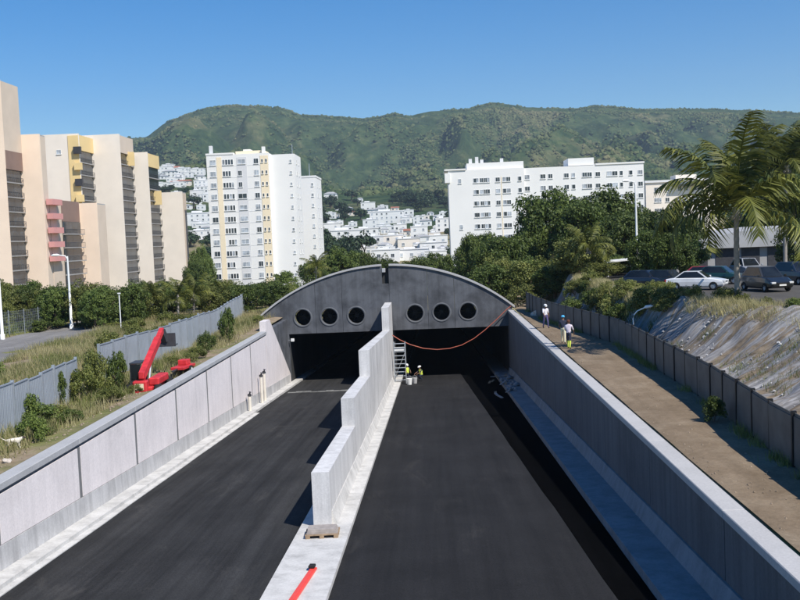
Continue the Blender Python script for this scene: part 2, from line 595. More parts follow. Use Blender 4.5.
def ground_hit(px, py, lo=60, hi=2700, step=6):
    """first ground point on the sight line of a pixel"""
    D = np.arange(lo, hi, step, dtype=float)
    a, b = du_dv(px, py)
    d = fwd * F_PX + right0 * a - up0 * b
    P = np.stack([CAM.x + d.x / d.y * D, D, CAM.z + d.z / d.y * D], 1)
    g = terrain(P[:, 0], P[:, 1])
    k = np.nonzero(P[:, 2] <= g)[0]
    if len(k) == 0:
        return None
    i = k[0]
    return Vector((P[i, 0], P[i, 1], g[i]))

def lines(*segs):
    out = []
    for a, b, st in segs:
        n = max(1, int(round((b - a) / st)))
        out += list(np.linspace(a, b, n, endpoint=False))
    out.append(segs[-1][1])
    return np.array(out)

def grid_mesh(name, xs, ys, mat, keep=None, dz=0.0, smooth=True):
    Xg, Yg = np.meshgrid(xs, ys)
    Z = terrain(Xg, Yg) + dz
    V = np.stack([Xg.ravel(), Yg.ravel(), Z.ravel()], 1)
    nx, ny = len(xs), len(ys)
    i, j = np.meshgrid(np.arange(nx - 1), np.arange(ny - 1))
    a = (j * nx + i).ravel()
    Fq = np.stack([a, a + 1, a + nx + 1, a + nx], 1)
    if keep is not None:
        cx = (xs[i.ravel()] + xs[i.ravel() + 1]) / 2
        cy = (ys[j.ravel()] + ys[j.ravel() + 1]) / 2
        Fq = Fq[keep(cx, cy)]
    return mesh_np(name, V, Fq, mat, smooth)

# ground ---------------------------------------------------------------
def mat_ground():
    m, nt, b = new_mat('dry_ground')
    v = coord(nt, kind='World')
    n1 = noise_node(nt, v, 0.16, 5, 0.65, 0.4)
    soil = ramp(nt, noise_node(nt, v, 1.7, 5, 0.7), [(0.3, (0.20, 0.145, 0.095)), (0.7, (0.36, 0.285, 0.20))])
    gras = ramp(nt, noise_node(nt, v, 0.9, 5, 0.7), [(0.3, (0.085, 0.10, 0.035)), (0.7, (0.26, 0.25, 0.10))])
    k = ramp(nt, n1, [(0.42, (0, 0, 0)), (0.56, (1, 1, 1))])
    nt.links.new(mixc(nt, k, soil, gras), b.inputs['Base Color'])
    b.inputs['Roughness'].default_value = 0.95
    b.inputs['Specular IOR Level'].default_value = 0.1
    bump(nt, b, noise_node(nt, v, 4, 5, 0.7), 0.6, 0.08)
    return m

def mat_dirt():
    m, nt, b = new_mat('beaten_earth')
    v = coord(nt, kind='World')
    c1 = ramp(nt, noise_node(nt, v, 0.5, 6, 0.65, 0.5), [(0.25, (0.165, 0.122, 0.080)), (0.5, (0.225, 0.170, 0.115)), (0.75, (0.300, 0.238, 0.168))])
    sp = ramp(nt, noise_node(nt, v, 9, 4, 0.8), [(0.3, (0.80,) * 3), (0.7, (1.12,) * 3)])
    tr = ramp(nt, noise_node(nt, coord(nt, (1.8, 0.10, 1), 'World'), 1.0, 3), [(0.3, (0.86,) * 3), (0.7, (1.08,) * 3)])
    nt.links.new(mixc(nt, 1.0, mixc(nt, 1.0, c1, sp, 'MULTIPLY'), tr, 'MULTIPLY'), b.inputs['Base Color'])
    b.inputs['Roughness'].default_value = 0.95
    b.inputs['Specular IOR Level'].default_value = 0.1
    bump(nt, b, noise_node(nt, v, 5, 6, 0.75), 0.7, 0.06)
    return m

def mat_bank():
    m, nt, b = new_mat('sprayed_bank')
    # strips of pale sheeting laid down the slope, soil and weeds between them
    vs = coord(nt, (0.10, 1.25, 0.1), 'World')
    tc = nt.nodes.new('ShaderNodeNewGeometry')
    rot = nt.nodes.new('ShaderNodeVectorRotate')
    rot.rotation_type = 'Z_AXIS'
    rot.inputs['Angle'].default_value = math.radians(-24)
    nt.links.new(tc.outputs['Position'], rot.inputs['Vector'])
    mp = nt.nodes.new('ShaderNodeMapping')
    mp.inputs['Scale'].default_value = (0.22, 1.5, 0.2)
    nt.links.new(rot.outputs[0], mp.inputs['Vector'])
    st = noise_node(nt, mp.outputs[0], 1.0, 5, 0.65, 0.6)
    v = coord(nt, kind='World')
    grey = ramp(nt, noise_node(nt, mp.outputs[0], 3.5, 5, 0.7, 0.3), [(0.28, (0.09, 0.085, 0.08)), (0.5, (0.25, 0.24, 0.235)), (0.75, (0.46, 0.45, 0.44))])
    soil = ramp(nt, noise_node(nt, v, 1.8, 5, 0.7), [(0.3, (0.10, 0.075, 0.05)), (0.7, (0.30, 0.235, 0.16))])
    k = ramp(nt, st, [(0.49, (0, 0, 0)), (0.57, (1, 1, 1))])
    nt.links.new(mixc(nt, k, grey, soil), b.inputs['Base Color'])
    b.inputs['Roughness'].default_value = 0.8
    b.inputs['Specular IOR Level'].default_value = 0.2
    bump(nt, b, st, 0.8, 0.15)
    return m

def mat_hills(crowns=False):
    m, nt, b = new_mat('tree_crowns' if crowns else 'wooded_slope')
    v = coord(nt, kind='World')
    f1 = noise_node(nt, v, 0.030, 8, 0.75, 0.3)
    f2 = noise_node(nt, v, 0.0060, 6, 0.65, 0.8)
    if crowns:
        gi = nt.nodes.new('ShaderNodeNewGeometry')
        ma = nt.nodes.new('ShaderNodeMath'); ma.operation = 'MULTIPLY_ADD'
        nt.links.new(gi.outputs['Random Per Island'], ma.inputs[0])
        ma.inputs[1].default_value = 0.22
        nt.links.new(f1, ma.inputs[2])
        f1 = ma.outputs[0]
    g1 = ramp(nt, f1, [(0.34, (0.018, 0.038, 0.017)), (0.52, (0.046, 0.076, 0.030)), (0.74, (0.125, 0.150, 0.062))])
    g2 = ramp(nt, f1, [(0.35, (0.070, 0.085, 0.036)), (0.70, (0.215, 0.200, 0.105))])
    k = ramp(nt, f2, [(0.52, (0, 0, 0)), (0.64, (0.85, 0.85, 0.85))])
    nt.links.new(mixc(nt, k, g1, g2), b.inputs['Base Color'])
    b.inputs['Roughness'].default_value = 1.0
    b.inputs['Specular IOR Level'].default_value = 0.05
    bump(nt, b, f1, 0.8, 6.0)
    return m

M['ground'] = mat_ground(); M['dirt'] = mat_dirt(); M['bank'] = mat_bank(); M['hills'] = mat_hills(); M['crowns'] = mat_hills(True)

gx = lines((-2600, -600, 200), (-600, -120, 30), (-120, -48, 6), (-48, -14.12, 0.7), (-14.12, 7.48, 3.6), (7.48, 24, 0.55),
           (24, 60, 4), (60, 200, 20), (200, 800, 60), (800, 2800, 250))
gy = lines((Y0, 10, 7), (10, Y_PORTAL + 0.8, 0.9), (Y_PORTAL + 0.8, 140, 3), (140, 300, 10), (300, 720, 20))
g_obj = link('ground', grid_mesh('ground', gx, gy, M['ground'],
             lambda cx, cy: ~((cx > -14.12) & (cx < 7.48) & (cy < Y_PORTAL + 0.8))))
structure(g_obj)

hx = lines((-3200, -1300, 120), (-1300, 1500, 13), (1500, 3400, 120))
hy = lines((720, 1350, 22), (1350, 2860, 11), (2860, 4200, 120))
hills = structure(link('hills', grid_mesh('hills', hx, hy, M['hills'])))

# dirt path along the top of the right wall, up to the fence
FENCE_R = [(9.8, 8), (9.95, 22), (10.1, 30), (10.5, 36), (10.75, 40), (10.9, 49), (11.2, 60), (10.3, 68), (9.3, 76), (8.6, 84), (8.4, 90)]
_fr = np.array(FENCE_R)
def fence_x(y):
    return np.interp(y, _fr[:, 1], _fr[:, 0])
def strip(ys, xa, xb, n, dz):
    """sheet between two edge lines that follows the terrain"""
    T_ = np.linspace(0, 1, n)[None, :]
    X_ = xa(ys)[:, None] * (1 - T_) + xb(ys)[:, None] * T_
    Y_ = np.repeat(ys[:, None], n, 1)
    Z_ = terrain(X_, Y_) + dz(X_, Y_)
    a_ = (np.arange(len(ys) - 1)[:, None] * n + np.arange(n - 1)[None]).ravel()
    return np.stack([X_.ravel(), Y_.ravel(), Z_.ravel()], 1), np.stack([a_, a_ + 1, a_ + n + 1, a_ + n], 1)
V, Fq = strip(lines((-40, 92, 1.0)), lambda y: y * 0 + WR_OUT + 0.03, lambda y: fence_x(y) + 0.35, 8,
              lambda x, y: 0.03 + 0.05 * vnoise(x * 1.3, y * 0.9, 4))
structure(link('dirt_path', mesh_np('dirt_path', V, Fq, M['dirt'], True)))

# embankment sheet
V, Fq = strip(lines((5, 96, 0.25)), lambda y: y * 0 + 11.55, lambda y: bank_top(y) + 0.3, 32,
              lambda x, y: 0.04 + 0.26 * vnoise(x * 0.30 + y * 0.14, y * 1.7 - x * 0.75, 8) + 0.16 * vnoise(x * 1.6, y * 3.1 - x * 1.4, 18))
structure(link('embankment', mesh_np('embankment', V, Fq, M['bank'], True)))

# car park
M['parking'] = asphalt('parking_asphalt', (0.085, 0.080, 0.074), 0.1, 0.25)
V = []; Fq = []
cyl_ = lines((50, 100, 2.0)); ne = 10
for j, y in enumerate(cyl_):
    xa, xb = float(bank_top(y)) + 2.2, 75.0
    for i in range(ne):
        x = xa + (xb - xa) * (i / (ne - 1))
        V.append((x, y, tz(x, y) + 0.02))
        if j and i:
            a = j * ne + i
            Fq.append((a - ne - 1, a - ne, a, a - 1))
structure(link('parking_lot', mesh_np('parking_lot', V, Fq, M['parking'], True)))

# ------------------------------------------------------------------ roads
X_KL, X_ISL_L, X_ISL_R, X_KR = -12.9, -4.95, -3.15, 5.55
Y_END = 230.0
def sloped_strip(name, x0, x1, y0, y1, top, bot, mat, parent=None, wob=0.0, step=6.0, taper=0.0):
    """solid strip that follows the road's fall; top/bot are heights above the road"""
    mb = MB()
    ys = lines((y0, y1, step))
    vs = []
    for y in ys:
        wl = wob * (float(vnoise(y * 0.25, 3.1, 2)) - 0.5) + taper * max(0.0, y - 24.0)
        z = road_z(y)
        vs += [(x0, y, z + bot), (x1 + wl, y, z + bot), (x1 + wl, y, z + top), (x0, y, z + top)]
    fs = []
    for j in range(len(ys) - 1):
        a, b = j * 4, j * 4 + 4
        for k in range(4):
            k2 = (k + 1) % 4
            fs.append((a + k, a + k2, b + k2, b + k))
    n = len(vs)
    fs += [(0, 3, 2, 1), (n - 4, n - 3, n - 2, n - 1)]
    mb.add(vs, fs)
    return mb.build(name, mat, parent)

structure(sloped_strip('road_left', X_KL - 0.05, X_ISL_L + 0.05, Y0, Y_END, 0.0, -0.5, M['asphalt_old']))
structure(sloped_strip('road_base_right', X_ISL_R - 0.05, X_KR + 0.05, Y0, Y_END, -0.10, -0.6, M['bitumen_shade']))  # open strip beside the kerb, its colour painted as the wall's shadow
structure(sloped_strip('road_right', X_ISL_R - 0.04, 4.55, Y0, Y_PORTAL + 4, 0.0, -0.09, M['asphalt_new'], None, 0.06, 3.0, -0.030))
# a pale construction joint across the left road just before the portal
M['joint_line'] = asphalt('milled_joint', (0.16, 0.16, 0.15), 0.3, 0.4)
mb = MB()
for j in range(12):
    x = X_KL + 0.3 + j * 0.64
    y = 83.6 + 0.15 * math.sin(j * 1.3)
    mb.box(x, x + 0.65, y, y + 0.5 + 0.2 * (j % 3), road_z(y) + 0.0, road_z(y) + 0.006)
structure(mb.build('road_joint', M['joint_line']))

kl = structure(sloped_strip('kerb_left', X_WL + 0.02, X_KL, Y0, Y_END, 0.16, -0.5, M['kerb'], None, 0, 4))
structure(sloped_strip('gutter_left', X_KL, X_KL + 0.28, Y0, 70, 0.03, -0.3, M['kerb'], None, 0.05, 3))
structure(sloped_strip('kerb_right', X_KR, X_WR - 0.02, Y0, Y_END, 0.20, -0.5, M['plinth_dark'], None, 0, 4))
isl = structure(sloped_strip('median', X_ISL_L, X_ISL_R, Y0, Y_END, 0.15, -0.5, M['kerb'], None, 0, 4))
# kerb face strip of the median where it meets the new asphalt

# ------------------------------------------------------------------ trench walls
def wall_panels(root, xi, sgn, ys, z_top, base_h, thick, mat, gap=0.07, face=0.05):
    """precast panels between recessed joints; sgn=+1: the wall's visible face looks to +x"""
    for a, b in zip(ys[:-1], ys[1:]):
        mb = MB()
        x_in = xi
        x_out = xi - sgn * thick
        ya, yb = a + gap, b - gap
        za, zb = road_z(ya) + base_h, road_z(yb) + base_h
        xs = (x_out, x_in) if sgn > 0 else (x_in, x_out)
        zt = z_top - 0.002
        p = [(xs[0], ya, za), (xs[1], ya, za), (xs[1], yb, zb), (xs[0], yb, zb),
             (xs[0], ya, zt), (xs[1], ya, zt), (xs[1], yb, zt), (xs[0], yb, zt)]
        mb.hexa(p)
        mb.build('panel', mat, root)

# left wall
YW = 8.2          # the walls rise out of the ground here
yl = [8.2 + 7.2 * i for i in range(0, 11)]
yl = [y for y in yl if y < 81] + [86.4]
wl_root = empty('retaining_wall', (X_WL, 37, 0))
tag(wl_root, 'pale precast panel wall in full sun beside the left carriageway', 'retaining wall')
inv = Matrix.Translation((-X_WL, -37, 0))
def rebase(root):
    """children were built in world coordinates: keep them there"""
    bpy.context.view_layer.update()
    for ch in root.children:
        if not ch.get('_rb'):
            ch.matrix_parent_inverse = root.matrix_world.inverted()
ZT = -0.36
yl2 = [y for y in yl if y <= 80.5]
wall_panels(wl_root, X_WL, +1, yl2, ZT, 0.92, 0.3, M['wall_pale'], 0.16)
for y in yl2[1:-1]:
    MB().hexa([(X_WL - 0.25, y - 0.145, road_z(y) + 0.915), (X_WL - 0.012, y - 0.145, road_z(y) + 0.915), (X_WL - 0.012, y + 0.145, road_z(y) + 0.905), (X_WL - 0.25, y + 0.145, road_z(y) + 0.905),
               (X_WL - 0.25, y - 0.145, ZT - 0.004), (X_WL - 0.012, y - 0.145, ZT - 0.004), (X_WL - 0.012, y + 0.145, ZT - 0.004), (X_WL - 0.25, y + 0.145, ZT - 0.004)]).build('joint_post', M['joint'], wl_root)
mb = MB()     # recessed backing seen in the joints
mb.hexa([(WL_OUT + 0.05, YW, road_z(YW) - 0.5), (X_WL - 0.06, YW, road_z(YW) - 0.5), (X_WL - 0.06, 80, road_z(80) - 0.5), (WL_OUT + 0.05, 80, road_z(80) - 0.5),
         (WL_OUT + 0.05, YW, ZT), (X_WL - 0.06, YW, ZT), (X_WL - 0.06, 80, ZT), (WL_OUT + 0.05, 80, ZT)])
mb.build('backing', M['joint'], wl_root)
mb = MB()
mb.hexa([(X_WL - 0.2, YW, road_z(YW)), (X_WL + 0.05, YW, road_z(YW)), (X_WL + 0.05, 92, road_z(92)), (X_WL - 0.2, 92, road_z(92)),
         (X_WL - 0.2, YW, road_z(YW) + 0.90), (X_WL + 0.02, YW, road_z(YW) + 0.90), (X_WL + 0.02, 92, road_z(92) + 0.90), (X_WL - 0.2, 92, road_z(92) + 0.90)])
mb.build('plinth', M['plinth'], wl_root)
for a, b in zip(yl2[:-1], yl2[1:]):
    MB().bbox(WL_OUT, X_WL + 0.05, a + 0.012, b - 0.012, -0.235, 0.0, 0.02).build('cap', M['cap'], wl_root)
mb = MB().box(WL_OUT + 0.06, X_WL - 0.09, YW, 80, ZT + 0.002, -0.236)
mb.build('shadow_gap', M['joint'], wl_root)
# end section: higher pier, sloping down to the portal floor
mb = MB()
out = [(80.2, road_z(80.2) - 0.4), (92.8, road_z(92.8) - 0.4), (92.8, road_z(92.8) + 0.9), (82.3, 0.80), (80.2, 0.80)]
mb.prism(out, 'x', WL_OUT + 0.02, X_WL - 0.002)
mb.build('end_pier', M['wall_pale'], wl_root)
rebase(wl_root)

# right wall
yr = [7.5 + 8.5 * i for i in range(0, 11)]
yr = [y for y in yr if y < 90] + [94.0]
wr_root = empty('retaining_wall', (X_WR, 50, 0))
tag(wr_root, 'grey shaded retaining wall with bright cap beside the dirt path', 'retaining wall')
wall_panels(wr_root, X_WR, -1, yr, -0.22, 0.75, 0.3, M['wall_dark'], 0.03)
mb = MB()
mb.hexa([(X_WR + 0.05, YW, road_z(YW) - 0.5), (WR_OUT - 0.03, YW, road_z(YW) - 0.5), (WR_OUT - 0.03, 94, road_z(94) - 0.5), (X_WR + 0.05, 94, road_z(94) - 0.5),
         (X_WR + 0.05, YW, -0.22), (WR_OUT - 0.03, YW, -0.22), (WR_OUT - 0.03, 94, -0.22), (X_WR + 0.05, 94, -0.22)])
mb.build('backing', M['joint'], wr_root)
mb = MB()
mb.hexa([(X_WR - 0.30, YW, road_z(YW)), (X_WR + 0.2, YW, road_z(YW)), (X_WR + 0.2, 93, road_z(93)), (X_WR - 0.30, 93, road_z(93)),
         (X_WR - 0.06, YW, road_z(YW) + 0.73), (X_WR + 0.2, YW, road_z(YW) + 0.73), (X_WR + 0.2, 93, road_z(93) + 0.73), (X_WR - 0.06, 93, road_z(93) + 0.73)])
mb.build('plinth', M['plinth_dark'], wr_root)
for a, b in zip(yr[:-1], yr[1:]):
    MB().bbox(X_WR - 0.04, WR_OUT + 0.02, a + 0.01, b - 0.01, -0.22, 0.0, 0.02).build('cap', M['cap_bright'], wr_root)
rebase(wr_root)

# divider wall: four sections, each stepping up towards the portal, tops parallel to the road
cw = empty('divider_wall', (-4.15, 60, road_z(60)))
tag(cw, 'white stepped concrete wall dividing the two carriageways', 'divider wall')
XC0, XC1 = -4.48, -3.86
secs = [(34.3, 46.2, 2.05), (46.2, 58.2, 3.35), (58.2, 86.0, 4.87), (86.0, 92.9, 7.4)]
for (ya, yb, h) in secs:
    n = max(2, int(round((yb - ya) / 4.0)))
    for k in range(n):
        a, b = ya + (yb - ya) * k / n, ya + (yb - ya) * (k + 1) / n
        a += 0.012 if k else 0.0
        b -= 0.012 if k < n - 1 else 0.004
        def zt(y):
            return road_z(y) + h if h < 6 else 1.15
        MB().hexa([(XC0, a, road_z(a) + 0.1), (XC1, a, road_z(a) + 0.1), (XC1, b, road_z(b) + 0.1), (XC0, b, road_z(b) + 0.1),
                   (XC0, a, zt(a)), (XC1, a, zt(a)), (XC1, b, zt(b)), (XC0, b, zt(b))]).build('wall_section', M['wall_white'], cw)
mb = MB()
mb.hexa([(XC1 - 0.05, 34.6, road_z(34.6) + 0.1), (XC1 + 0.20, 34.6, road_z(34.6) + 0.1), (XC1 + 0.20, 92, road_z(92) + 0.1), (XC1 - 0.05, 92, road_z(92) + 0.1),
         (XC1 - 0.05, 34.6, road_z(34.6) + 0.62), (XC1 + 0.03, 34.6, road_z(34.6) + 0.62), (XC1 + 0.03, 92, road_z(92) + 0.62), (XC1 - 0.05, 92, road_z(92) + 0.62)])
mb.build('plinth', M['kerb'], cw)
rebase(cw)

# ------------------------------------------------------------------ tunnel portal
PX0, PX1, PXC = -16.0, 7.3, -4.35
Z_SPR, Z_APEX, Z_SOF = 0.40, 4.55, -1.48
HALF = (PX1 - PX0) / 2
RAD = (HALF ** 2 + (Z_APEX - Z_SPR) ** 2) / (2 * (Z_APEX - Z_SPR))
ZC = Z_APEX - RAD
def arch_z(x, d=0.0):
    r = RAD + d
    return ZC + math.sqrt(max(0.0, r * r - (x - PXC) ** 2))
M['rim'] = concrete('rim_concrete', (0.140, 0.146, 0.155), 0.3, 0.2, 0.6)
portal = empty('tunnel_portal', (PXC, Y_PORTAL, road_z(Y_PORTAL)))
tag(portal, 'dark grey arched concrete tunnel portal with six round openings', 'tunnel portal')
HOLE_R, HOLE_Z = 0.76, 0.02
holes_l, holes_r = [-12.25, -9.75, -7.22], [-1.72, 0.75, 3.22]
def facade_panel(x0, x1, hx_, name='facade_panel'):
    n = 14
    pts = [(x0, Z_SOF), (x1, Z_SOF)]
    top = [(x1 + (x0 - x1) * i / n) for i in range(n + 1)]
    pts += [(x, arch_z(x)) for x in top]
    pts = [p for i, p in enumerate(pts) if i == 0 or (abs(p[0] - pts[i - 1][0]) + abs(p[1] - pts[i - 1][1])) > 1e-4]
    ne_ = len(pts)
    loops = [list(range(ne_))]
    nh = 32
    hp = [(hx_ + HOLE_R * math.cos(2 * math.pi * k / nh), HOLE_Z + HOLE_R * math.sin(2 * math.pi * k / nh)) for k in range(nh)]
    loops.append(list(range(ne_, ne_ + nh)))
    allp = [Vector(p) for p in pts + hp]
    edges = []
    for lp in loops:
        edges += [(lp[i], lp[(i + 1) % len(lp)]) for i in range(len(lp))]
    vo, eo, fo, *_ = delaunay_2d_cdt(allp, edges, [], 4, 1e-5)
    fo = [f for f in fo if math.hypot(sum(vo[i].x for i in f) / 3 - hx_, sum(vo[i].y for i in f) / 3 - HOLE_Z) > HOLE_R * 0.985]
    mb = MB()
    y0, y1 = Y_PORTAL, Y_PORTAL + 0.7
    mb.add([(p.x, y0, p.y) for p in vo], fo)
    mb.add([(p.x, y1, p.y) for p in vo], [f[::-1] for f in fo])
    for lp in loops:
        nn = len(lp)
        mb.add([(allp[i].x, y0, allp[i].y) for i in lp] + [(allp[i].x, y1, allp[i].y) for i in lp],
               [(i, (i + 1) % nn, (i + 1) % nn + nn, i + nn) for i in range(nn)])
    me = mb.mesh(name, M['facade'])
    return link(name, me, portal)

for hs_, xa, xb in ((holes_l, PX0, PXC - 0.32), (holes_r, PXC + 0.32, PX1)):
    cuts = [xa, (hs_[0] + hs_[1]) / 2, (hs_[1] + hs_[2]) / 2, xb]
    for k in range(3):
        facade_panel(cuts[k] + (0.012 if k else 0), cuts[k + 1] - (0.012 if k < 2 else 0), hs_[k])
# backing behind the narrow gaps and the central slot
MB().box(PXC - 0.317, PXC + 0.317, Y_PORTAL + 0.03, Y_PORTAL + 0.69, Z_SOF + 0.002, 2.9).build('centre_pier', M['facade'], portal)
MB().box(PXC - 0.317, PXC + 0.317, Y_PORTAL + 0.4, Y_PORTAL + 0.69, 2.902, 4.35).build('slot_back', M['tunnel'], portal)
MB().bbox(PXC - 0.30, PXC + 0.02, Y_PORTAL - 0.02, Y_PORTAL + 0.38, 3.95, 4.33, 0.03).build('bracket', M['cap'], portal)
for hx_ in holes_l + holes_r:
    mb = MB()
    nh = 36
    vs, fs = [], []
    prof = [(HOLE_R - 0.02, 0.3), (HOLE_R - 0.02, -0.022), (HOLE_R + 0.15, -0.022), (HOLE_R + 0.16, 0.02)]
    for k in range(nh):
        a = 2 * math.pi * k / nh
        for (r, dy) in prof:
            vs.append((hx_ + r * math.cos(a), Y_PORTAL + dy, HOLE_Z + r * math.sin(a)))
    for k in range(nh):
        for q in range(3):
            a, b = k * 4 + q, ((k + 1) % nh) * 4 + q
            fs.append((a, a + 1, b + 1, b))
    mb.add(vs, fs, 0, True)
    ring = mb.build('opening_rim', M['rim'], portal)
    mb = MB()
    mb.tube([(hx_, Y_PORTAL + 0.7, HOLE_Z), (hx_, Y_PORTAL + 2.2, HOLE_Z)], HOLE_R - 0.03, 28, 0, False)
    mb.cyl((hx_, Y_PORTAL + 2.0, HOLE_Z), 'y', HOLE_R - 0.04, 0.1, 28)
    mb.cyl((hx_, Y_PORTAL + 1.1, HOLE_Z), 'y', 0.2, 0.3, 16)
    for k in range(9):
        a = 2 * math.pi * k / 9
        ca, sa = math.cos(a), math.sin(a)
        mb.bar((hx_ + 0.18 * ca, Y_PORTAL + 1.1, HOLE_Z + 0.18 * sa), (hx_ + 0.70 * ca, Y_PORTAL + 1.15, HOLE_Z + 0.70 * sa), 0.16, 0.04)
    mb.build('fan', M['black'], portal)
# vault shell with a pale front edge
def vault(name, y0, y1, d0, d1, x0, x1, mat):
    n = 40
    vs = []
    for i in range(n + 1):
        x = x0 + (x1 - x0) * i / n
        for (y, d) in ((y0, d0), (y1, d0), (y1, d1), (y0, d1)):
            vs.append((x, y, arch_z(x, d)))
    fs = []
    for i in range(n):
        for k in range(4):
            k2 = (k + 1) % 4
            fs.append((i * 4 + k, i * 4 + k2, i * 4 + 4 + k2, i * 4 + 4 + k))
    fs += [(0, 1, 2, 3), (n * 4, n * 4 + 3, n * 4 + 2, n * 4 + 1)]
    mb = MB()
    mb.add(vs, fs, 0, False)
    return mb.build(name, mat, portal)
vault('vault_edge', Y_PORTAL - 0.15, Y_PORTAL + 0.9, 0.005, 0.17, PX0 - 0.25, PXC - 0.36, M['cap_bright'])
vault('vault_edge', Y_PORTAL - 0.15, Y_PORTAL + 0.9, 0.005, 0.17, PXC + 0.36, PX1 + 0.25, M['cap_bright'])
# tunnel tube
mb = MB()
def tube_box(x0, x1, h0, h1):
    ya, yb = Y_PORTAL + 0.72, Y_END
    mb.hexa([(x0, ya, road_z(ya) + h0), (x1, ya, road_z(ya) + h0), (x1, yb, road_z(yb) + h0), (x0, yb, road_z(yb) + h0),
             (x0, ya, road_z(ya) + h1), (x1, ya, road_z(ya) + h1), (x1, yb, road_z(yb) + h1), (x0, yb, road_z(yb) + h1)])
tube_box(X_WL - 0.6, X_WL, -0.5, 4.65)
tube_box(X_WR, X_WR + 0.6, -0.5, 4.65)
tube_box(XC0 - 0.2, XC1 + 0.2, 0.151, 4.65)
tube_box(X_WL - 0.6, X_WR + 0.6, 4.652, 5.1)
mb.box(X_WL - 0.6, X_WR + 0.6, Y_END + 0.01, Y_END + 0.5, road_z(Y_END) - 0.5, road_z(Y_END) + 5)
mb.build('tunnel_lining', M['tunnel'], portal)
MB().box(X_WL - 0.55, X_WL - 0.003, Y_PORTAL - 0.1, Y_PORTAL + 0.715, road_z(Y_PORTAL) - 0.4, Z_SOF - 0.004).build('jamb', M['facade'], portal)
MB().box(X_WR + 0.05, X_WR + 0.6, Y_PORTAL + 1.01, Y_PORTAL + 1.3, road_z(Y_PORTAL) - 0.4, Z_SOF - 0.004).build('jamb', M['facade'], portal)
MB().box(WL_OUT + 0.03, X_WL - 0.06, 80.3, Y_PORTAL - 0.12, road_z(90) - 0.6, -0.05).build('wing_wall', M['facade'], portal)
# wing of the left springing, seen beside the wall's end pier
rebase(portal)

# ------------------------------------------------------------------ buildings
def window_mesh(name, w, h, frame_mat, pane_mat, mull=1):
    fr = MB()
    t = 0.07
    fr.box(-w / 2, w / 2, -0.06, 0.05, -h / 2, -h / 2 + t)
    fr.box(-w / 2, w / 2, -0.06, 0.05, h / 2 - t, h / 2)
    fr.box(-w / 2, -w / 2 + t, -0.06, 0.05, -h / 2 + t, h / 2 - t)
    fr.box(w / 2 - t, w / 2, -0.06, 0.05, -h / 2 + t, h / 2 - t)
    for k in range(mull):
        x = -w / 2 + w * (k + 1) / (mull + 1)
        fr.box(x - 0.03, x + 0.03, -0.055, 0.05, -h / 2 + t, h / 2 - t)
    fr.box(-w / 2 - 0.08, w / 2 + 0.08, -0.16, 0.04, -h / 2 - 0.09, -h / 2 - 0.003)
    pn = MB().box(-w / 2 + t, w / 2 - t, -0.03, 0.045, -h / 2 + t, h / 2 - t)
    return fr.mesh(name, frame_mat), pn.mesh('pane', pane_mat)

_win_cache = {}
def window(root, x, y, z, w, h, kind='dark', rz=0.0, mull=1, frame='white_paint'):
    key = (round(w, 2), round(h, 2), kind, mull, frame)
    if key not in _win_cache:
        _win_cache[key] = window_mesh('window', w, h, M[frame], M['glass'] if kind == 'dark' else M['glass_pale'], mull)
    fm, pm = _win_cache[key]
    o = link('window', fm, root, (x, y, z), (0, 0, rz))
    link('pane', pm, o)
    return o

def local(root, p):
    return (p[0] - root.location.x, p[1] - root.location.y, p[2] - root.location.z)

def wbox(root, name, x0, x1, y0, y1, z0, z1, mat, b=0.0):
    """box given in world coordinates, stored relative to the thing"""
    L = root.location
    mb = MB()
    a = (x0 - L.x, x1 - L.x, y0 - L.y, y1 - L.y, z0 - L.z, z1 - L.z)
    if b:
        mb.bbox(*a, b)
    else:
        mb.box(*a)
    return mb.build(name, M[mat], root)

def px_x(px, D, py=230):
    return at(px, py, D).x
def px_z(px, py, D):
    return at(px, py, D).z

# --- stepped apartment blocks on the left -------------------------------
FL = 2.85
def loggia_bay(root, xs, y0, y1, z0, z1, depth=1.3, mats='slab', panes=2):
    """stack of recessed balconies on the side that looks to +x; body ends at xs-depth"""
    n = int((z1 - z0) / FL)
    L = root.location
    pane = MB().box(-0.05, 0.08, -0.1, (y1 - y0) / panes - 0.16, -0.05, FL - 0.36).mesh('glazing', M['glass'])
    slab = MB().box(-depth, 0.02, 0, y1 - y0, 0.04, 0.26).mesh('balcony_slab', M['slab'])
    rail = MB()
    rail.box(0.0, 0.05, 0, y1 - y0, 0.92, 0.99)
    nb = max(4, int((y1 - y0) / 0.6))
    for k in range(nb + 1):
        yy = (y1 - y0 - 0.04) * k / nb
        rail.box(0.005, 0.045, yy, yy + 0.04, 0.0, 0.92)
    rail = rail.mesh('railing', M['dark_metal'])
    for i in range(n):
        z = z1 - (i + 1) * FL
        link('balcony_slab', slab, root, (xs - L.x, y0 - L.y, z - L.z))
        link('railing', rail, root, (xs - 0.06 - L.x, y0 - L.y, z + 0.27 - L.z))
        for k in range(panes):
            link('glazing', pane, root, (xs - depth - L.x + 0.05, y0 + 0.12 + k * (y1 - y0) / panes - L.y, z + 0.3 - L.z))

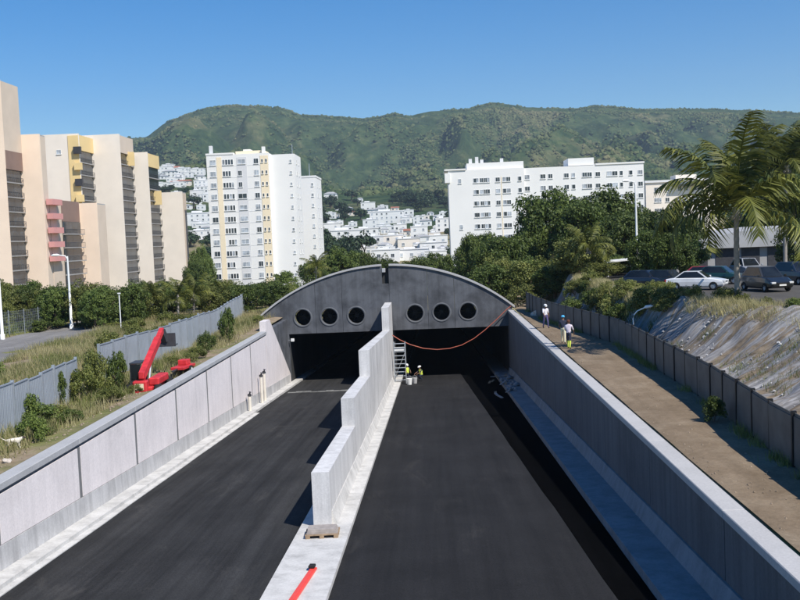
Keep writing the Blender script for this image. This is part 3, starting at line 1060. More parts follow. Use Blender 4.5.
def apt_block(label, px_l, px_r, D, D2, py_top, wall, side_top='yellow_wall', bay=True, top_h=3.2, zb=-8.0, roof=True, win=None, back=0.0):
    xl, xr = px_x(px_l, D) - back, px_x(px_r, D)
    zt = px_z((px_l + px_r) / 2, py_top, D)
    root = empty('apartment_block', ((xl + xr) / 2, D, zb))
    tag(root, label, 'apartment block')
    wbox(root, 'front_wall', xl, xr, D, D + 0.45, zb, zt, wall)
    xb = xr - (0.55 if bay else 0.0)
    wbox(root, 'body', xl + 0.05, xb, D + 0.451, D2 - 0.02, zb, zt - 0.35, 'beige_wall')
    if bay:
        wbox(root, 'parapet_panel', xb + 0.002, xr - 0.02, D + 0.452, D2 - 0.05, zt - 0.3 - top_h, zt - 0.25, side_top)
        loggia_bay(root, xr, D + 0.5, D2 - 0.1, zb, zt - 0.3 - top_h, 0.55)
    wbox(root, 'roof_edge', xl - 0.05, xb - 0.05, D + 0.46, D2 - 0.03, zt - 0.349, zt - 0.10, 'roof_grey')
    return root, xl, xr, zt

DA = 190.0
def Dnext(pa, pb, D):
    xa = px_x(pa, D)
    lo, hi = D, D * 1.6
    for _ in range(50):
        mid = (lo + hi) / 2
        if px_x(pb, mid) < xa:
            hi = mid
        else:
            lo = mid
    # constant x: the deeper the point, the further right it appears
    lo, hi = D, D * 1.8
    for _ in range(60):
        mid = (lo + hi) / 2
        a, b = du_dv(pb, 230)
        d = fwd * F_PX + right0 * a - up0 * b
        if CAM.x + d.x / d.y * mid > xa:
            lo = mid
        else:
            hi = mid
    return lo
DB = Dnext(9, 27, DA)
rA, *_ = apt_block('tallest peach apartment block with a bare front wall and one glazed balcony stack', -60, 9, DA, DB, 80, 'peach_wall', 'beige_wall', True, 16.5)
wbox(rA, 'brown_panel', px_x(9, DA) - 0.9, px_x(9, DA) + 0.06, DA + 0.6, DB - 0.2, px_z(18, 168, DA), px_z(18, 149, DA), 'brown_panel')
DB2 = Dnext(45, 80, DB)
rB, *_ = apt_block('narrow peach apartment block front between two balcony stacks', 27, 45, DB, DB + 3, 134, 'peach_wall', 'brown_panel', False, back=5.0)
# lower loggia wing of that block
xB = px_x(46, DB)
zB = px_z(60, 203, DB2)
wbox(rB, 'lower_body', px_x(27, DB) - 5, xB - 0.05, DB + 3.0, DB2 - 0.05, -8.0, zB - 0.1, 'beige_wall')
wbox(rB, 'wing_panel', xB - 0.6, xB + 0.10, DB + 9.0, DB2 - 0.6, zB - 4.4, zB, 'brown_panel')
for i in range(5):
    z = zB - 1.2 - i * FL
    wbox(rB, 'pink_balcony', xB + 0.002, xB + 1.25, DB + 1.0, DB + 6.5, z, z + 1.15, 'pink_wall')
loggia_bay(rB, xB + 1.1, DB + 9.0, DB2 - 0.7, -8.0, zB - 4.4, 1.0)
rW, *_ = apt_block('low peach stair tower in front of the cream apartment block', 80, 98, DB2, DB2 + 6, 203, 'peach_wall', 'beige_wall', False)
DC0 = DB2 + 1.0
DC = Dnext(84, 106, DC0)
rC0, xl, xr, ztC = apt_block('cream apartment block with small square vent and yellow stacked balconies', 45.5, 84, DC0 + 5.2, DC, 134, 'cream_wall', 'yellow_wall', True, 3.4)
wbox(rC0, 'yellow_stripe', px_x(73, DC0 + 5), px_x(83.5, DC0 + 5), DC0 + 5.05, DC0 + 5.19, 12, ztC - 0.4, 'yellow_wall')
for i in range(4):
    z = ztC - 4.6 - i * 3.6
    wbox(rC0, 'balcony_box', px_x(79, DC0 + 5), xr + 0.6, DC0 + 4.3, DC0 + 5.04, z, z + 1.6, 'dark_metal' if i % 2 == 0 else 'yellow_wall')
p = at(58.5, 152, DC0 + 5)
window(rC0, *local(rC0, (p.x, DC0 + 5.18, p.z)), 1.1, 1.0, 'pale')
rC, *_ = apt_block('cream apartment block behind the low stair tower', 105, 124.5, DC, Dnext(124.5, 138, DC), 134, 'cream_wall', 'beige_wall', True, 4.0, back=5.0)
DD = Dnext(124.5, 138, DC)
rD, *_ = apt_block('cream apartment block with yellow parapet, one step lower than its neighbour', 138, 151.5, DD, Dnext(151.5, 163, DD), 152, 'cream_wall', 'yellow_wall', True, 3.2, back=5.0)
DE = Dnext(151.5, 163, DD)
rE, xlE, xrE, ztE = apt_block('lowest cream apartment block at the end of the stepped row', 163, 184, DE, DE + 4, 192, 'cream_wall', 'yellow_wall', False, back=5.0)
# yellow parapets over the bays, in front of the next block
for root, pa, pb, D, pyt, pyb in ((rC, 126, 138, DC + 6, 152, 166), (rD, 152, 163, DD + 5, 191, 205)):
    wbox(root, 'yellow_parapet', px_x(pa, D) - 0.4, px_x(pb, D) - 0.1, D + 0.3, D + 0.9, px_z(pa, pyb, D), px_z(pa, pyt, D), 'yellow_wall')

# --- white tower in the middle ------------------------------------------
DT = 250.0
xT0, xT1, xT2 = px_x(210, DT), px_x(272, DT), px_x(297, DT)
zTt = px_z(240, 154, DT)
zTb = -8.0
tw = empty('tower_block', ((xT0 + xT1) / 2, DT, zTb))
tag(tw, 'white residential tower with pale yellow stripes and a roof plant room', 'tower block')
wbox(tw, 'wall', xT0, xT1, DT, DT + 14, zTb, zTt, 'white_wall')
zT2 = px_z(285, 153.5, DT)
wbox(tw, 'side_wing', xT1 + 0.002, xT2, DT + 1.5, DT + 13.5, zTb, zT2, 'white_wall')
def tx(px):
    return px_x(px, DT)
for (pa, pb, mt) in ((220, 225, 'pale_orange'), (263.5, 271.5, 'pale_orange')):
    wbox(tw, 'yellow_stripe', tx(pa), tx(pb), DT - 0.07, DT - 0.002, zTb + 1, zTt - 0.6, mt)
wbox(tw, 'loggia_column', tx(240), tx(250), DT - 0.05, DT - 0.002, zTb + 1, zTt - 0.8, 'white_wall2')
wbox(tw, 'plant_room', tx(238), tx(267), DT + 2, DT + 9, zTt + 0.002, px_z(250, 150, DT), 'pale_orange')
wbox(tw, 'parapet', xT0 - 0.12, tx(237), DT - 0.12, DT + 14.1, zTt + 0.001, zTt + 0.45, 'white_wall')
wbox(tw, 'roof_box', tx(245), tx(252), DT + 3, DT + 7, px_z(250, 150, DT) + 0.002, px_z(250, 148, DT), 'white_wall')
wbox(tw, 'chimney', tx(211.5), tx(214.5), DT + 2, DT + 3, zTt + 0.46, px_z(212, 145, DT), 'white_wall2')
wbox(tw, 'chimney', tx(265), tx(268), DT + 1, DT + 1.95, zTt + 0.003, px_z(266, 146, DT), 'white_wall')
p = at(296, 148, DT)
MB().tube([local(tw, (xT2 - 0.8, DT + 4, zT2)), local(tw, (xT2 - 0.8, DT + 4, zT2 + 2.6))], 0.08, 6).build('antenna', M['steel'], tw)
nfl = 16
for i in range(nfl):
    z = zTt - 1.9 - i * FL
    if z < -6.5:
        break
    window(tw, *local(tw, (tx(216.3), DT - 0.02, z)), 1.5, 1.35, 'dark' if i in (5, 8, 10) else 'pale')
    for k, pxw in enumerate((227.0, 229.8, 232.6, 235.4)):
        if (i, k) in ((1, 3), (7, 0), (9, 3)):
            continue
        window(tw, *local(tw, (tx(pxw), DT - 0.02, z)), 0.62, 1.35, 'dark' if (i + k) % 5 else 'pale', 0, 0)
    if i in (1, 2, 3):
        window(tw, *local(tw, (tx(243 + (i == 3) * 1.5), DT - 0.06, z)), 2.2 if i == 3 else 1.0, 1.3, 'dark')
    else:
        window(tw, *local(tw, (tx(245), DT - 0.06, z)), 1.9, 1.2, 'pale')
    window(tw, *local(tw, (tx(259.5), DT - 0.02, z)), 1.2, 1.35, 'dark' if i % 3 == 0 else 'pale')
    for pxw in (265.5, 269.5):
        window(tw, *local(tw, (tx(pxw), DT - 0.08, z)), 0.5, 0.9, 'dark', 0, 0)
    window(tw, *local(tw, (xT2 - 1.0, DT + 1.48, z - 0.3)), 0.55, 0.8, 'pale', 0, 0)
    window(tw, *local(tw, (xT2 + 0.02, DT + 5.0, z - 0.3)), 0.8, 1.0, 'dark', math.pi / 2, 0)
    window(tw, *local(tw, (xT2 + 0.02, DT + 9.5, z - 0.3)), 0.8, 1.0, 'pale', math.pi / 2, 0)
    wbox(tw, 'floor_band', xT0 - 0.004, xT1 - 0.004, DT - 0.03, DT - 0.003, z - 1.05, z - 0.95, 'white_wall2')

DT2 = 278.0
t2 = empty('tower_block', (px_x(309, DT2), DT2, -8))
tag(t2, 'plain white tower block standing behind the striped tower', 'tower block')
x0, x1 = px_x(299, DT2), px_x(318, DT2)
z2 = px_z(308, 177.5, DT2)
wbox(t2, 'wall', x0 - 4, x1, DT2, DT2 + 14, -8, z2, 'white_wall')
wbox(t2, 'parapet', x0 - 4.1, x1 + 0.1, DT2 - 0.1, DT2 + 14.1, z2 + 0.001, z2 + 0.5, 'white_wall')
MB().tube([local(t2, (x1 - 2, DT2 + 3, z2)), local(t2, (x1 - 2, DT2 + 3, z2 + 4))], 0.1, 6).build('antenna', M['steel'], t2)
for i in range(14):
    z = z2 - 2.0 - i * FL
    if z < -6: break
    window(t2, *local(t2, (x1 - 1.0, DT2 - 0.02, z)), 0.6, 0.9, 'pale', 0, 0)
    window(t2, *local(t2, (x1 + 0.02, DT2 + 4.0, z)), 0.9, 1.1, 'dark', math.pi / 2, 0)
    window(t2, *local(t2, (x1 + 0.02, DT2 + 9.0, z)), 0.9, 1.1, 'pale', math.pi / 2, 0)

# --- long white block on the right --------------------------------------
DW = 250.0
wx = lambda px: px_x(px, DW, 200)
wb = empty('apartment_slab', (wx(540), DW, -8))
tag(wb, 'long white apartment slab with rows of windows behind the tall trees', 'apartment building')
zW = px_z(500, 168.5, DW)
wbox(wb, 'wall', wx(449), wx(525), DW, DW + 13, -8, zW, 'white_wall')
wbox(wb, 'wall', wx(525) + 0.003, wx(645), DW + 0.6, DW + 13, -8, zW - 0.15, 'white_wall')
wbox(wb, 'roof_storey', wx(468), wx(525), DW + 0.8, DW + 10, zW + 0.002, px_z(496, 162, DW), 'white_wall')
wbox(wb, 'roof_storey', wx(570), wx(596), DW + 1.4, DW + 10, zW + 0.002, px_z(583, 157.5, DW), 'white_wall')
wbox(wb, 'parapet', wx(449) - 0.9, wx(467), DW - 0.3, DW + 13.2, zW + 0.001, zW + 0.35, 'white_wall')
wbox(wb, 'parapet', wx(597), wx(645) + 0.2, DW + 0.4, DW + 13.2, zW - 0.149, zW + 0.25, 'white_wall')
wbox(wb, 'corner_box', wx(448) - 0.6, wx(451), DW - 0.35, DW + 3, zW - 3.0, zW - 0.6, 'white_wall')
for (pa, h) in ((470.5, 1.2), (477, 1.6), (482, 0.9), (502, 1.0)):
    wbox(wb, 'chimney', wx(pa), wx(pa) + 0.8, DW + 2, DW + 2.8, px_z(496, 162, DW) + 0.003, px_z(496, 162, DW) + h, 'white_wall2')
wbox(wb, 'pink_line', wx(501.6), wx(502.4), DW - 0.06, DW - 0.003, 2, zW - 2, 'pale_orange')
cols_l = [(460.5, 0.8, 0), (475.5, 0.7, 0), (478, 0.7, 0), (482.5, 1.0, 1), (486, 1.0, 1), (489, 0.7, 0), (498.5, 1.1, 1), (505, 0.9, 0), (509, 1.1, 1), (520.5, 0.9, 0)]
cols_r = [(528, 1.3, 1), (544, 1.3, 1), (551.5, 1.1, 1), (567.5, 1.2, 1), (574.5, 0.9, 0), (586, 1.3, 1), (590.5, 1.3, 1), (599, 1.2, 1), (610.5, 1.2, 1), (616, 1.4, 1), (622.5, 0.8, 0), (632, 0.9, 0), (641.5, 1.2, 1)]
for i in range(10):
    z = zW - 2.7 - i * FL
    if z < -5: break
    for j, (pa, w, m_) in enumerate(cols_l):
        dark = ((i * 7 + j * 3) % 5) > 1 and pa > 474
        if pa < 470 and i not in (0, 4):
            continue
        window(wb, *local(wb, (wx(pa), DW - 0.02, z)), w, 1.15, 'dark' if dark else 'pale', 0, m_)
    for j, (pa, w, m_) in enumerate(cols_r):
        dark = ((i * 5 + j * 3) % 4) > 0
        window(wb, *local(wb, (wx(pa), DW + 0.58, z + 0.3)), w, 1.15, 'dark' if dark else 'pale', 0, m_)
# cream annex at its right-hand end
DX = 275.0
ax = lambda px: px_x(px, DX, 200)
an = empty('annex_building', (ax(680), DX, -8))
tag(an, 'low cream building with a dark curved roof edge beyond the long white slab', 'building')
zA = px_z(670, 182, DX)
wbox(an, 'wall', ax(646), ax(716), DX, DX + 14, -8, zA, 'cream_wall')
wbox(an, 'roof', ax(645), ax(717), DX - 0.4, DX + 14.4, zA + 0.002, zA + 0.6, 'roof_white')
wbox(an, 'roof_room', ax(678), ax(699), DX + 2, DX + 8, zA + 0.603, px_z(690, 174, DX), 'cream_wall')
wbox(an, 'awning', ax(672), ax(706), DX - 1.6, DX - 0.003, zA - 1.3, zA - 0.7, 'dark_metal')
for i in range(4):
    for pa in (656.5, 659.5, 667.5, 680, 686, 695, 702):
        window(an, *local(an, (ax(pa), DX - 0.02, zA - 1.9 - i * FL)), 1.1, 1.2, 'dark' if (i + int(pa)) % 3 else 'pale')

# --- town on the slopes ------------------------------------------------
def house_mesh(kind):
    """unit house: 1 x 0.8 x 1 walls, roof mesh"""
    w = MB().box(-0.5, 0.5, -0.4, 0.4, -0.6, 1.0)
    r = MB()
    if kind == 'gable':
        r.prism([(-0.46, 1.0), (0.46, 1.0), (0.0, 1.38)], 'x', -0.54, 0.54)
    elif kind == 'hip':
        vs = [(-0.55, -0.45, 1.0), (0.55, -0.45, 1.0), (0.55, 0.45, 1.0), (-0.55, 0.45, 1.0), (-0.2, 0, 1.35), (0.2, 0, 1.35)]
        r.add(vs, [(0, 1, 5, 4), (1, 2, 5), (2, 3, 4, 5), (3, 0, 4), (0, 3, 2, 1)])
    else:
        r.box(-0.52, 0.52, -0.42, 0.42, 1.0, 1.08)
        r.box(-0.25, 0.1, -0.1, 0.25, 1.08, 1.22)
    return w, r
_hm = {}
def house(px0, px1, pyt, pyb, kind, wall, roof, label, cat='house', group='houses on the far slopes', floors=1, D=None):
    pc = (px0 + px1) / 2
    if D is None:
        P = ground_hit(pc, pyb, 300, 2600, 5)
        if P is None:
            return None
    else:
        P = at(pc, pyb, D)
        P.z = min(P.z, tz(P.x, P.y) + 4)
    D = P.y
    W = (px1 - px0) * D / F_PX
    H = max(2.6, (pyb - pyt) * D / F_PX)
    root = empty('house' if cat == 'house' else 'apartment_house', P)
    tag(root, label, cat, group)
    key = (kind, wall, roof)
    if key not in _hm:
        w, r = house_mesh(kind)
        _hm[key] = (w.mesh('wall', M[wall]), r.mesh('roof', M[roof]))
    hh = H if kind == 'flat' else H * 0.76
    dpt = min(W, 13)
    link('wall', _hm[key][0], root, (0, dpt * 0.4, 0), None, (W, dpt, hh))
    link('roof', _hm[key][1], root, (0, dpt * 0.4, 0), None, (W, dpt, hh))
    n = max(2, min(7, int(W / 4.0)))
    fl = max(1, min(4, int(hh / 2.9)))
    ww = 1.4 if D < 900 else 1.8
    for f in range(fl):
        for k in range(n):
            if fl * n > 3 and random.random() < 0.15:
                continue
            window(root, -W / 2 + W * (k + 0.5) / n, 0.0 - 0.02, hh * (f + 0.52) / fl, ww, 1.5, 'dark' if random.random() < .4 else 'pale')
    return root
L_W = 'white far house with a flat roof on the hillside'
L_G = 'white far house with a grey pitched roof on the hillside'
L_R = 'far house with a reddish roof among the hillside trees'
L_B = 'white far apartment house with several windows at the foot of the hills'
L_P = 'pale pink far apartment house at the foot of the hills'
# (x0, x1, top, bottom) in the photograph: the named far buildings
TOWN = [
    (324, 337, 192, 200, 'g'), (335, 346, 205, 211, 'g'), (340, 353, 207, 213, 'g'), (361, 375, 203, 211, 'w'), (375, 386, 207, 213, 'g'), (357, 363, 198, 202, 'g'),
    (326, 336, 213, 219, 'w'), (348, 357, 211, 216, 'r'), (363, 378, 220, 229, 'w'), (370, 404, 212, 224, 'b'), (403, 412, 216, 223, 'g'), (413, 424, 217, 224, 'w'),
    (420, 432, 219, 226, 'g'), (433, 442, 215, 221, 'g'), (436, 449, 219, 232, 'b'), (324, 340, 224, 236, 'w'), (326, 362, 231, 247, 'b'), (352, 378, 229, 240, 'b'),
    (362, 384, 237, 250, 'b'), (384, 402, 236, 250, 'p'), (398, 420, 239, 250, 'p'), (411, 428, 227, 239, 'w'), (430, 448, 236, 246, 'w'), (420, 447, 243, 252, 'w'),
    (372, 400, 250, 262, 'w'), (396, 428, 250, 261, 'b'), (352, 374, 248, 256, 'w'), (425, 447, 252, 262, 'w'), (404, 420, 229, 236, 'r'), (383, 396, 226, 231, 'w'),
    (326, 340, 246, 256, 'b'), (340, 356, 241, 250, 'w'), (415, 432, 235, 242, 'g'), (378, 392, 243, 252, 'g'),
    (157, 172, 167, 174, 'w'), (174, 189, 168, 174, 'w'), (188, 204, 169, 175, 'b'), (176, 184, 175, 179, 'g'), (152, 168, 183, 188, 'w'), (168, 184, 182, 187, 'w'),
    (194, 211, 181, 191, 'b'), (190, 202, 191, 198, 'w'), (158, 166, 173, 177, 'g'), (203, 212, 195, 203, 'w'), (184, 212, 214, 227, 'b'), (186, 212, 231, 240, 'w'), (186, 200, 198, 204, 'g'),
    (300, 308, 180, 185, 'g'), (328, 334, 199, 203, 'w'), (391, 399, 207, 211, 'r'), (427, 434, 212, 216, 'g'),
]
_rt = random.Random(12)
for _k in range(80):
    yb_ = 212 + 49 * (_k / 80) ** 0.7
    xc = _rt.uniform(326, 446)
    wd = _rt.uniform(5, 13)
    ht = _rt.uniform(3.5, 7.5)
    TOWN.append((xc - wd / 2, xc + wd / 2, yb_ - ht, yb_, _rt.choice('wwwbgbpg')))
for _k in range(22):
    yb_ = _rt.uniform(170, 236)
    xc = _rt.uniform(156, 208)
    wd = _rt.uniform(7, 15)
    TOWN.append((xc - wd / 2, xc + wd / 2, yb_ - _rt.uniform(4, 7), yb_, _rt.choice('wwgbr')))
for (a, b, c, d, k) in TOWN:
    kk = {'w': ('flat', 'white_wall', 'roof_white', L_W, 'house'), 'g': ('hip', 'white_wall', 'roof_grey', L_G, 'house'),
          'r': ('gable', 'cream_wall', 'roof_red', L_R, 'house'), 'b': ('flat', 'white_wall', 'roof_white', L_B, 'apartment building'),
          'p': ('flat', 'cream_wall', 'roof_white', L_P, 'apartment building')}[k]
    house(a, b, c, d, kk[0], kk[1], kk[2], kk[3], kk[4],
          {'w': 'flat roofed houses on the far slopes', 'g': 'pitched roof houses on the far slopes', 'r': 'red roofed far houses',
           'b': 'far white apartment houses', 'p': 'far pink apartment houses'}[k])

# --- low building behind the car park ------------------------------------
DK = 96.0
kb = empty('market_hall', (px_x(745, DK, 270), DK, 2.6))
tag(kb, 'grey warehouse with dark shutters behind the parked cars', 'building')
zk = px_z(750, 247, DK)
wbox(kb, 'wall', px_x(672, DK, 270), px_x(835, DK, 270), DK, DK + 16, 2.0, zk, 'grey_wall')
L = kb.location
mb = MB()
mb.prism([(px_x(668, DK, 270) - L.x, zk - L.z + 0.003), (px_x(838, DK, 270) - L.x, zk - L.z + 0.003), (px_x(800, DK, 270) - L.x, zk - L.z + 1.9), (px_x(735, DK, 270) - L.x, zk - L.z + 1.5)], 'y', -0.6, 16.6)
mb.build('roof', M['roof_grey'], kb)
for k in range(5):
    x = px_x(690 + 26 * k, DK, 280)
    wbox(kb, 'shutter', x, x + 1.7, DK - 0.06, DK - 0.003, 2.4, 4.9, 'dark_metal')
# dark awning in front
aw = empty('awning', (px_x(790, 84, 275), 84, 2.6))
tag(aw, 'dark blue sloping awning on thin posts behind the parked cars', 'awning')
M['navy'] = simple('navy_cloth', (0.02, 0.028, 0.05), 0.7, 0.2, 1)
xa, xb = px_x(757, 84, 275), px_x(835, 84, 275)
za, zb = px_z(790, 266, 84), px_z(790, 278, 84)
LL = aw.location
MB().hexa([(xa - LL.x, 2 - 6.0, zb - LL.z), (xb - LL.x, -4.0, zb - LL.z), (xb - LL.x, 1, za - LL.z), (xa - LL.x + 2.5, 1, za - LL.z),
           (xa - LL.x, 2 - 6.0, zb - LL.z + .08), (xb - LL.x, -4.0, zb - LL.z + .08), (xb - LL.x, 1, za - LL.z + .08), (xa - LL.x + 2.5, 1, za - LL.z + .08)]).build('cloth', M['navy'], aw)
for xx in (xa + 0.15, (xa + xb) / 2, xb - 0.2):
    MB().tube([(xx - LL.x, -3.9, -0.2), (xx - LL.x, -3.9, zb - LL.z)], 0.05, 8).build('post', M['dark_metal'], aw)

# ------------------------------------------------------------------ vegetation
def leaf_quads(C, N, size, r):
    """quads at centres C with normals around N; returns V, F"""
    n = len(C)
    N = N + r.normal(0, 0.75, N.shape)
    N /= np.linalg.norm(N, axis=1, keepdims=True) + 1e-9
    ref = r.normal(0, 1, N.shape)
    A = np.cross(N, ref); A /= np.linalg.norm(A, axis=1, keepdims=True) + 1e-9
    B = np.cross(N, A)
    s = (size * r.uniform(0.55, 1.35, n))[:, None]
    V = np.stack([C - A * s * 0.5, C - B * s * 0.28, C + A * s * 0.5, C + B * s * 0.28], 1).reshape(-1, 3)
    F_ = np.arange(4 * n).reshape(n, 4)
    return V, F_

def crown_mesh(name, rx, rz, zc, clumps, per, leaf, mat, seed, flat=0.25, clump_r=0.28):
    r = np.random.default_rng(seed)
    d = r.normal(0, 1, (clumps, 3)); d /= np.linalg.norm(d, axis=1, keepdims=True)
    d[:, 2] = np.where(d[:, 2] < -flat, -d[:, 2] * 0.6, d[:, 2])
    rad = r.uniform(0.45, 1.0, clumps) ** 0.6
    lump = 0.78 + 0.44 * fbm(d[:, 0] * 1.6 + seed, d[:, 1] * 1.6 + d[:, 2] * 1.3, 3, seed)
    cen = d * (rad * lump)[:, None] * np.array([rx, rx, rz]) + np.array([0, 0, zc])
    cr = clump_r * rx * r.uniform(0.6, 1.3, clumps)
    idx = np.repeat(np.arange(clumps), per)
    e = r.normal(0, 1, (len(idx), 3)); e /= np.linalg.norm(e, axis=1, keepdims=True)
    er = r.uniform(0.25, 1.0, len(idx)) ** 0.5
    C = cen[idx] + e * (er * cr[idx])[:, None] * np.array([1, 1, 0.72])
    Nn = e + np.array([0, 0, 0.6])
    V, F_ = leaf_quads(C, Nn, leaf, r)
    return mesh_np(name, V, F_, mat), cen

def trunk_mesh(h, r0, cen, seed, mat, nb=7):
    r = random.Random(seed)
    mb = MB()
    pts, rad = [], []
    for i in range(6):
        t = i / 5
        pts.append((0.25 * math.sin(t * 3 + seed), 0.2 * math.cos(t * 2.5 + seed) - 0.2, -0.3 + t * h))
        rad.append(r0 * (1.25 - 0.75 * t) if i else r0 * 1.5)
    mb.tube(pts, rad, 8)
    pick = [cen[i] for i in sorted(r.sample(range(len(cen)), min(nb, len(cen))))]
    for c in pick:
        s = Vector(pts[r.choice((2, 3, 4, 5))])
        e = Vector(c)
        m = (s + e) / 2 + Vector((0, 0, 0.08 * h))
        mb.tube([s, m, e], [r0 * 0.45, r0 * 0.3, r0 * 0.1], 6)
    return mb.mesh('trunk', mat)

TREES = {}
def proto(key, rx, rz, zc, clumps, per, leaf, mat, seed, h=None, r0=0.22, clump_r=0.28, flat=0.25):
    me, cen = crown_mesh('crown', rx, rz, zc, clumps, per, leaf, M[mat], seed, flat, clump_r)
    tm = trunk_mesh(h if h else zc, r0, cen, seed, M['bark'])
    TREES[key] = (me, tm)

# unit-ish prototypes in metres
proto('broad1', 5.0, 4.5, 5.3, 150, 120, 0.42, 'leaf_a', 1, 5.0, 0.32, 0.23, 0.75)
proto('broad2', 4.6, 4.5, 5.3, 150, 120, 0.42, 'leaf_b', 2, 5.0, 0.30, 0.23, 0.75)
proto('broad3', 5.2, 4.0, 4.4, 150, 120, 0.42, 'leaf_a', 3, 4.2, 0.30, 0.23, 0.75)
proto('round1', 3.0, 2.9, 3.1, 90, 110, 0.28, 'leaf_b', 4, 2.6, 0.18, 0.26, 0.8)
proto('round2', 3.0, 2.7, 2.9, 90, 110, 0.28, 'leaf_c', 5, 2.4, 0.18, 0.26, 0.8)
proto('round3', 3.0, 2.8, 2.9, 90, 110, 0.28, 'leaf_a', 6, 2.4, 0.18, 0.26, 0.8)
proto('bush1', 1.3, 0.95, 0.85, 34, 90, 0.17, 'leaf_b', 7, 0.6, 0.06, 0.34, 0.6)
proto('bush2', 1.3, 1.05, 0.9, 34, 90, 0.17, 'leaf_c', 8, 0.6, 0.06, 0.34, 0.6)
proto('bush3', 1.3, 1.0, 0.9, 34, 90, 0.17, 'leaf_a', 9, 0.6, 0.06, 0.34, 0.6)
proto('far1', 4.5, 3.4, 4.4, 26, 34, 1.15, 'leaf_far', 10, 3.0, 0.35, 0.34)
proto('far2', 4.5, 3.0, 4.2, 26, 34, 1.15, 'leaf_far', 12, 3.0, 0.35, 0.34)

def tree(key, x, y, z, sxy, sz, label, cat='tree', group=None, rz=None, name=None):
    root = empty(name or ('shrub' if key.startswith('bush') else 'broadleaf_tree'), (x, y, z), random.uniform(0, 6.28) if rz is None else rz)
    root.scale = (sxy, sxy, sz)
    me, tm = TREES[key]
    link('stem' if key.startswith('bush') else 'trunk', tm, root)
    link('foliage' if key.startswith('bush') else 'crown', me, root)
    tag(root, label, cat, group)
    return root

def tree_px(key, px, pyt, D, wpx, label, cat='tree', group=None, zb=None):
    """tree whose crown spans wpx pixels of width and tops out at pixel row pyt, at depth D"""
    p = at(px, pyt, D)
    z0 = tz(p.x, p.y) if zb is None else zb
    H = p.z - z0
    me = TREES[key][0]
    k = {'broad1': (10.0, 9.8), 'broad2': (9.4, 9.8), 'broad3': (10.4, 8.4), 'round1': (6.0, 6.0), 'round2': (6.0, 5.6), 'round3': (6.0, 5.7),
         'bush1': (2.6, 1.8), 'bush2': (2.6, 1.95), 'bush3': (2.6, 1.9), 'far1': (9.5, 7.8), 'far2': (9.5, 7.2)}[key]
    W = wpx * D / F_PX
    return tree(key, p.x, p.y, z0, W / k[0] / 1.08, max(0.4, H) / k[1], label, cat, group)

# the big clump on the right
tree_px('broad1', 548, 190, 126, 74, 'tall dense dark green tree beside the white slab, left of the lamp mast')
tree_px('broad2', 603, 189, 130, 84, 'widest tall green tree below the long white slab', )
tree_px('broad1', 578, 200, 116, 70, 'dark tree filling the middle of the big clump beside the portal')
tree_px('broad3', 622, 214, 108, 66, 'dark spreading tree around the white lamp mast')
tree_px('broad3', 500, 236, 118, 62, 'low spreading tree behind the right end of the portal arch')
tree_px('round1', 469, 236, 122, 34, 'small light green tree against the corner of the white slab')
tree_px('round3', 530, 258, 104, 44, 'dark small tree in the shade below the tall clump')
tree_px('round2', 578, 236, 96, 62, 'yellowish green bushy tree in front of the dark clump')
tree_px('round2', 604, 262, 92, 40, 'small yellowish tree beside the white canopy')
tree_px('round1', 556, 268, 98, 40, 'mid green bush tree below the tall clump')
tree_px('broad3', 672, 208, 100, 70, 'dark tree behind the leaning palm fronds')
tree_px('broad1', 655, 236, 92, 50, 'dark tree over the first parked car')
tree_px('broad1', 792, 140, 118, 90, 'tall tree behind the coconut palm')
tree_px('broad3', 748, 214, 122, 60, 'dark tree behind the warehouse roof')
tree_px('round3', 800, 222, 88, 50, 'dark round tree beside the blue awning')
tree_px('bush2', 522, 284, 94, 32, 'low spreading light green shrub on the bank behind the fence', 'shrub')
tree_px('bush1', 572, 296, 80, 26, 'green shrub on the bank between pale boulders', 'shrub')
tree_px('bush2', 598, 286, 82, 30, 'light green shrub at the top of the bank', 'shrub')
# trees behind the arch
for k, (key, px, pyt, D, w, lab) in enumerate([
    ('round1', 285, 272, 135, 30, 'round green tree between the striped tower and the arch'),
    ('round3', 316, 262, 140, 30, 'feathery green tree just above the left shoulder of the arch'),
    ('broad2', 340, 247, 165, 44, 'green tree left of the arch crown below the far houses'),
    ('broad3', 366, 252, 170, 36, 'dark green tree directly behind the crown of the arch'),
    ('broad1', 436, 253, 160, 40, 'dark green tree behind the right half of the arch'),
    ('round1', 462, 258, 140, 26, 'small tree at the foot of the white slab above the arch'),
    ('broad2', 200, 246, 235, 26, 'dark tree in the gap between the lowest cream block and the striped tower'),
    ('broad1', 196, 264, 180, 26, 'green tree at the foot of the lowest cream block'),
    ('round2', 222, 284, 150, 34, 'light green tree at the base of the striped tower'),
    ('round1', 246, 288, 140, 34, 'green tree in front of the striped tower'),
    ('round3', 262, 287, 128, 24, 'dark tree near the end of the metal fence'),
    ('round1', 182, 286, 140, 34, 'mid green tree left of the tower beyond the metal fence'),
    ('round2', 152, 285, 122, 34, 'yellow green tree below the stepped cream blocks'),
    ('round3', 100, 284, 112, 36, 'dark round tree beside the second lamp post'),
    ('round1', 128, 290, 118, 28, 'green tree beside the thin pole'),
    ('round3', 24, 288, 104, 50, 'dark hedge-like tree beneath the tallest peach block'),
    ('round1', 60, 292, 106, 44, 'dense green tree left of the second lamp post'),
    ('round3', -12, 288, 102, 46, 'dark tree behind the first lamp post'),
    ('bush1', 40, 318, 92, 46, 'shrub behind the wire fence'),
    ('bush3', 92, 320, 92, 40, 'dark shrub with dry twigs beside the wire fence'),
    ('bush2', 118, 322, 90, 30, 'pale shrub at the end of the wire fence')]):
    tree_px(key, px, pyt, D, w, lab, 'shrub' if key.startswith('bush') else 'tree')

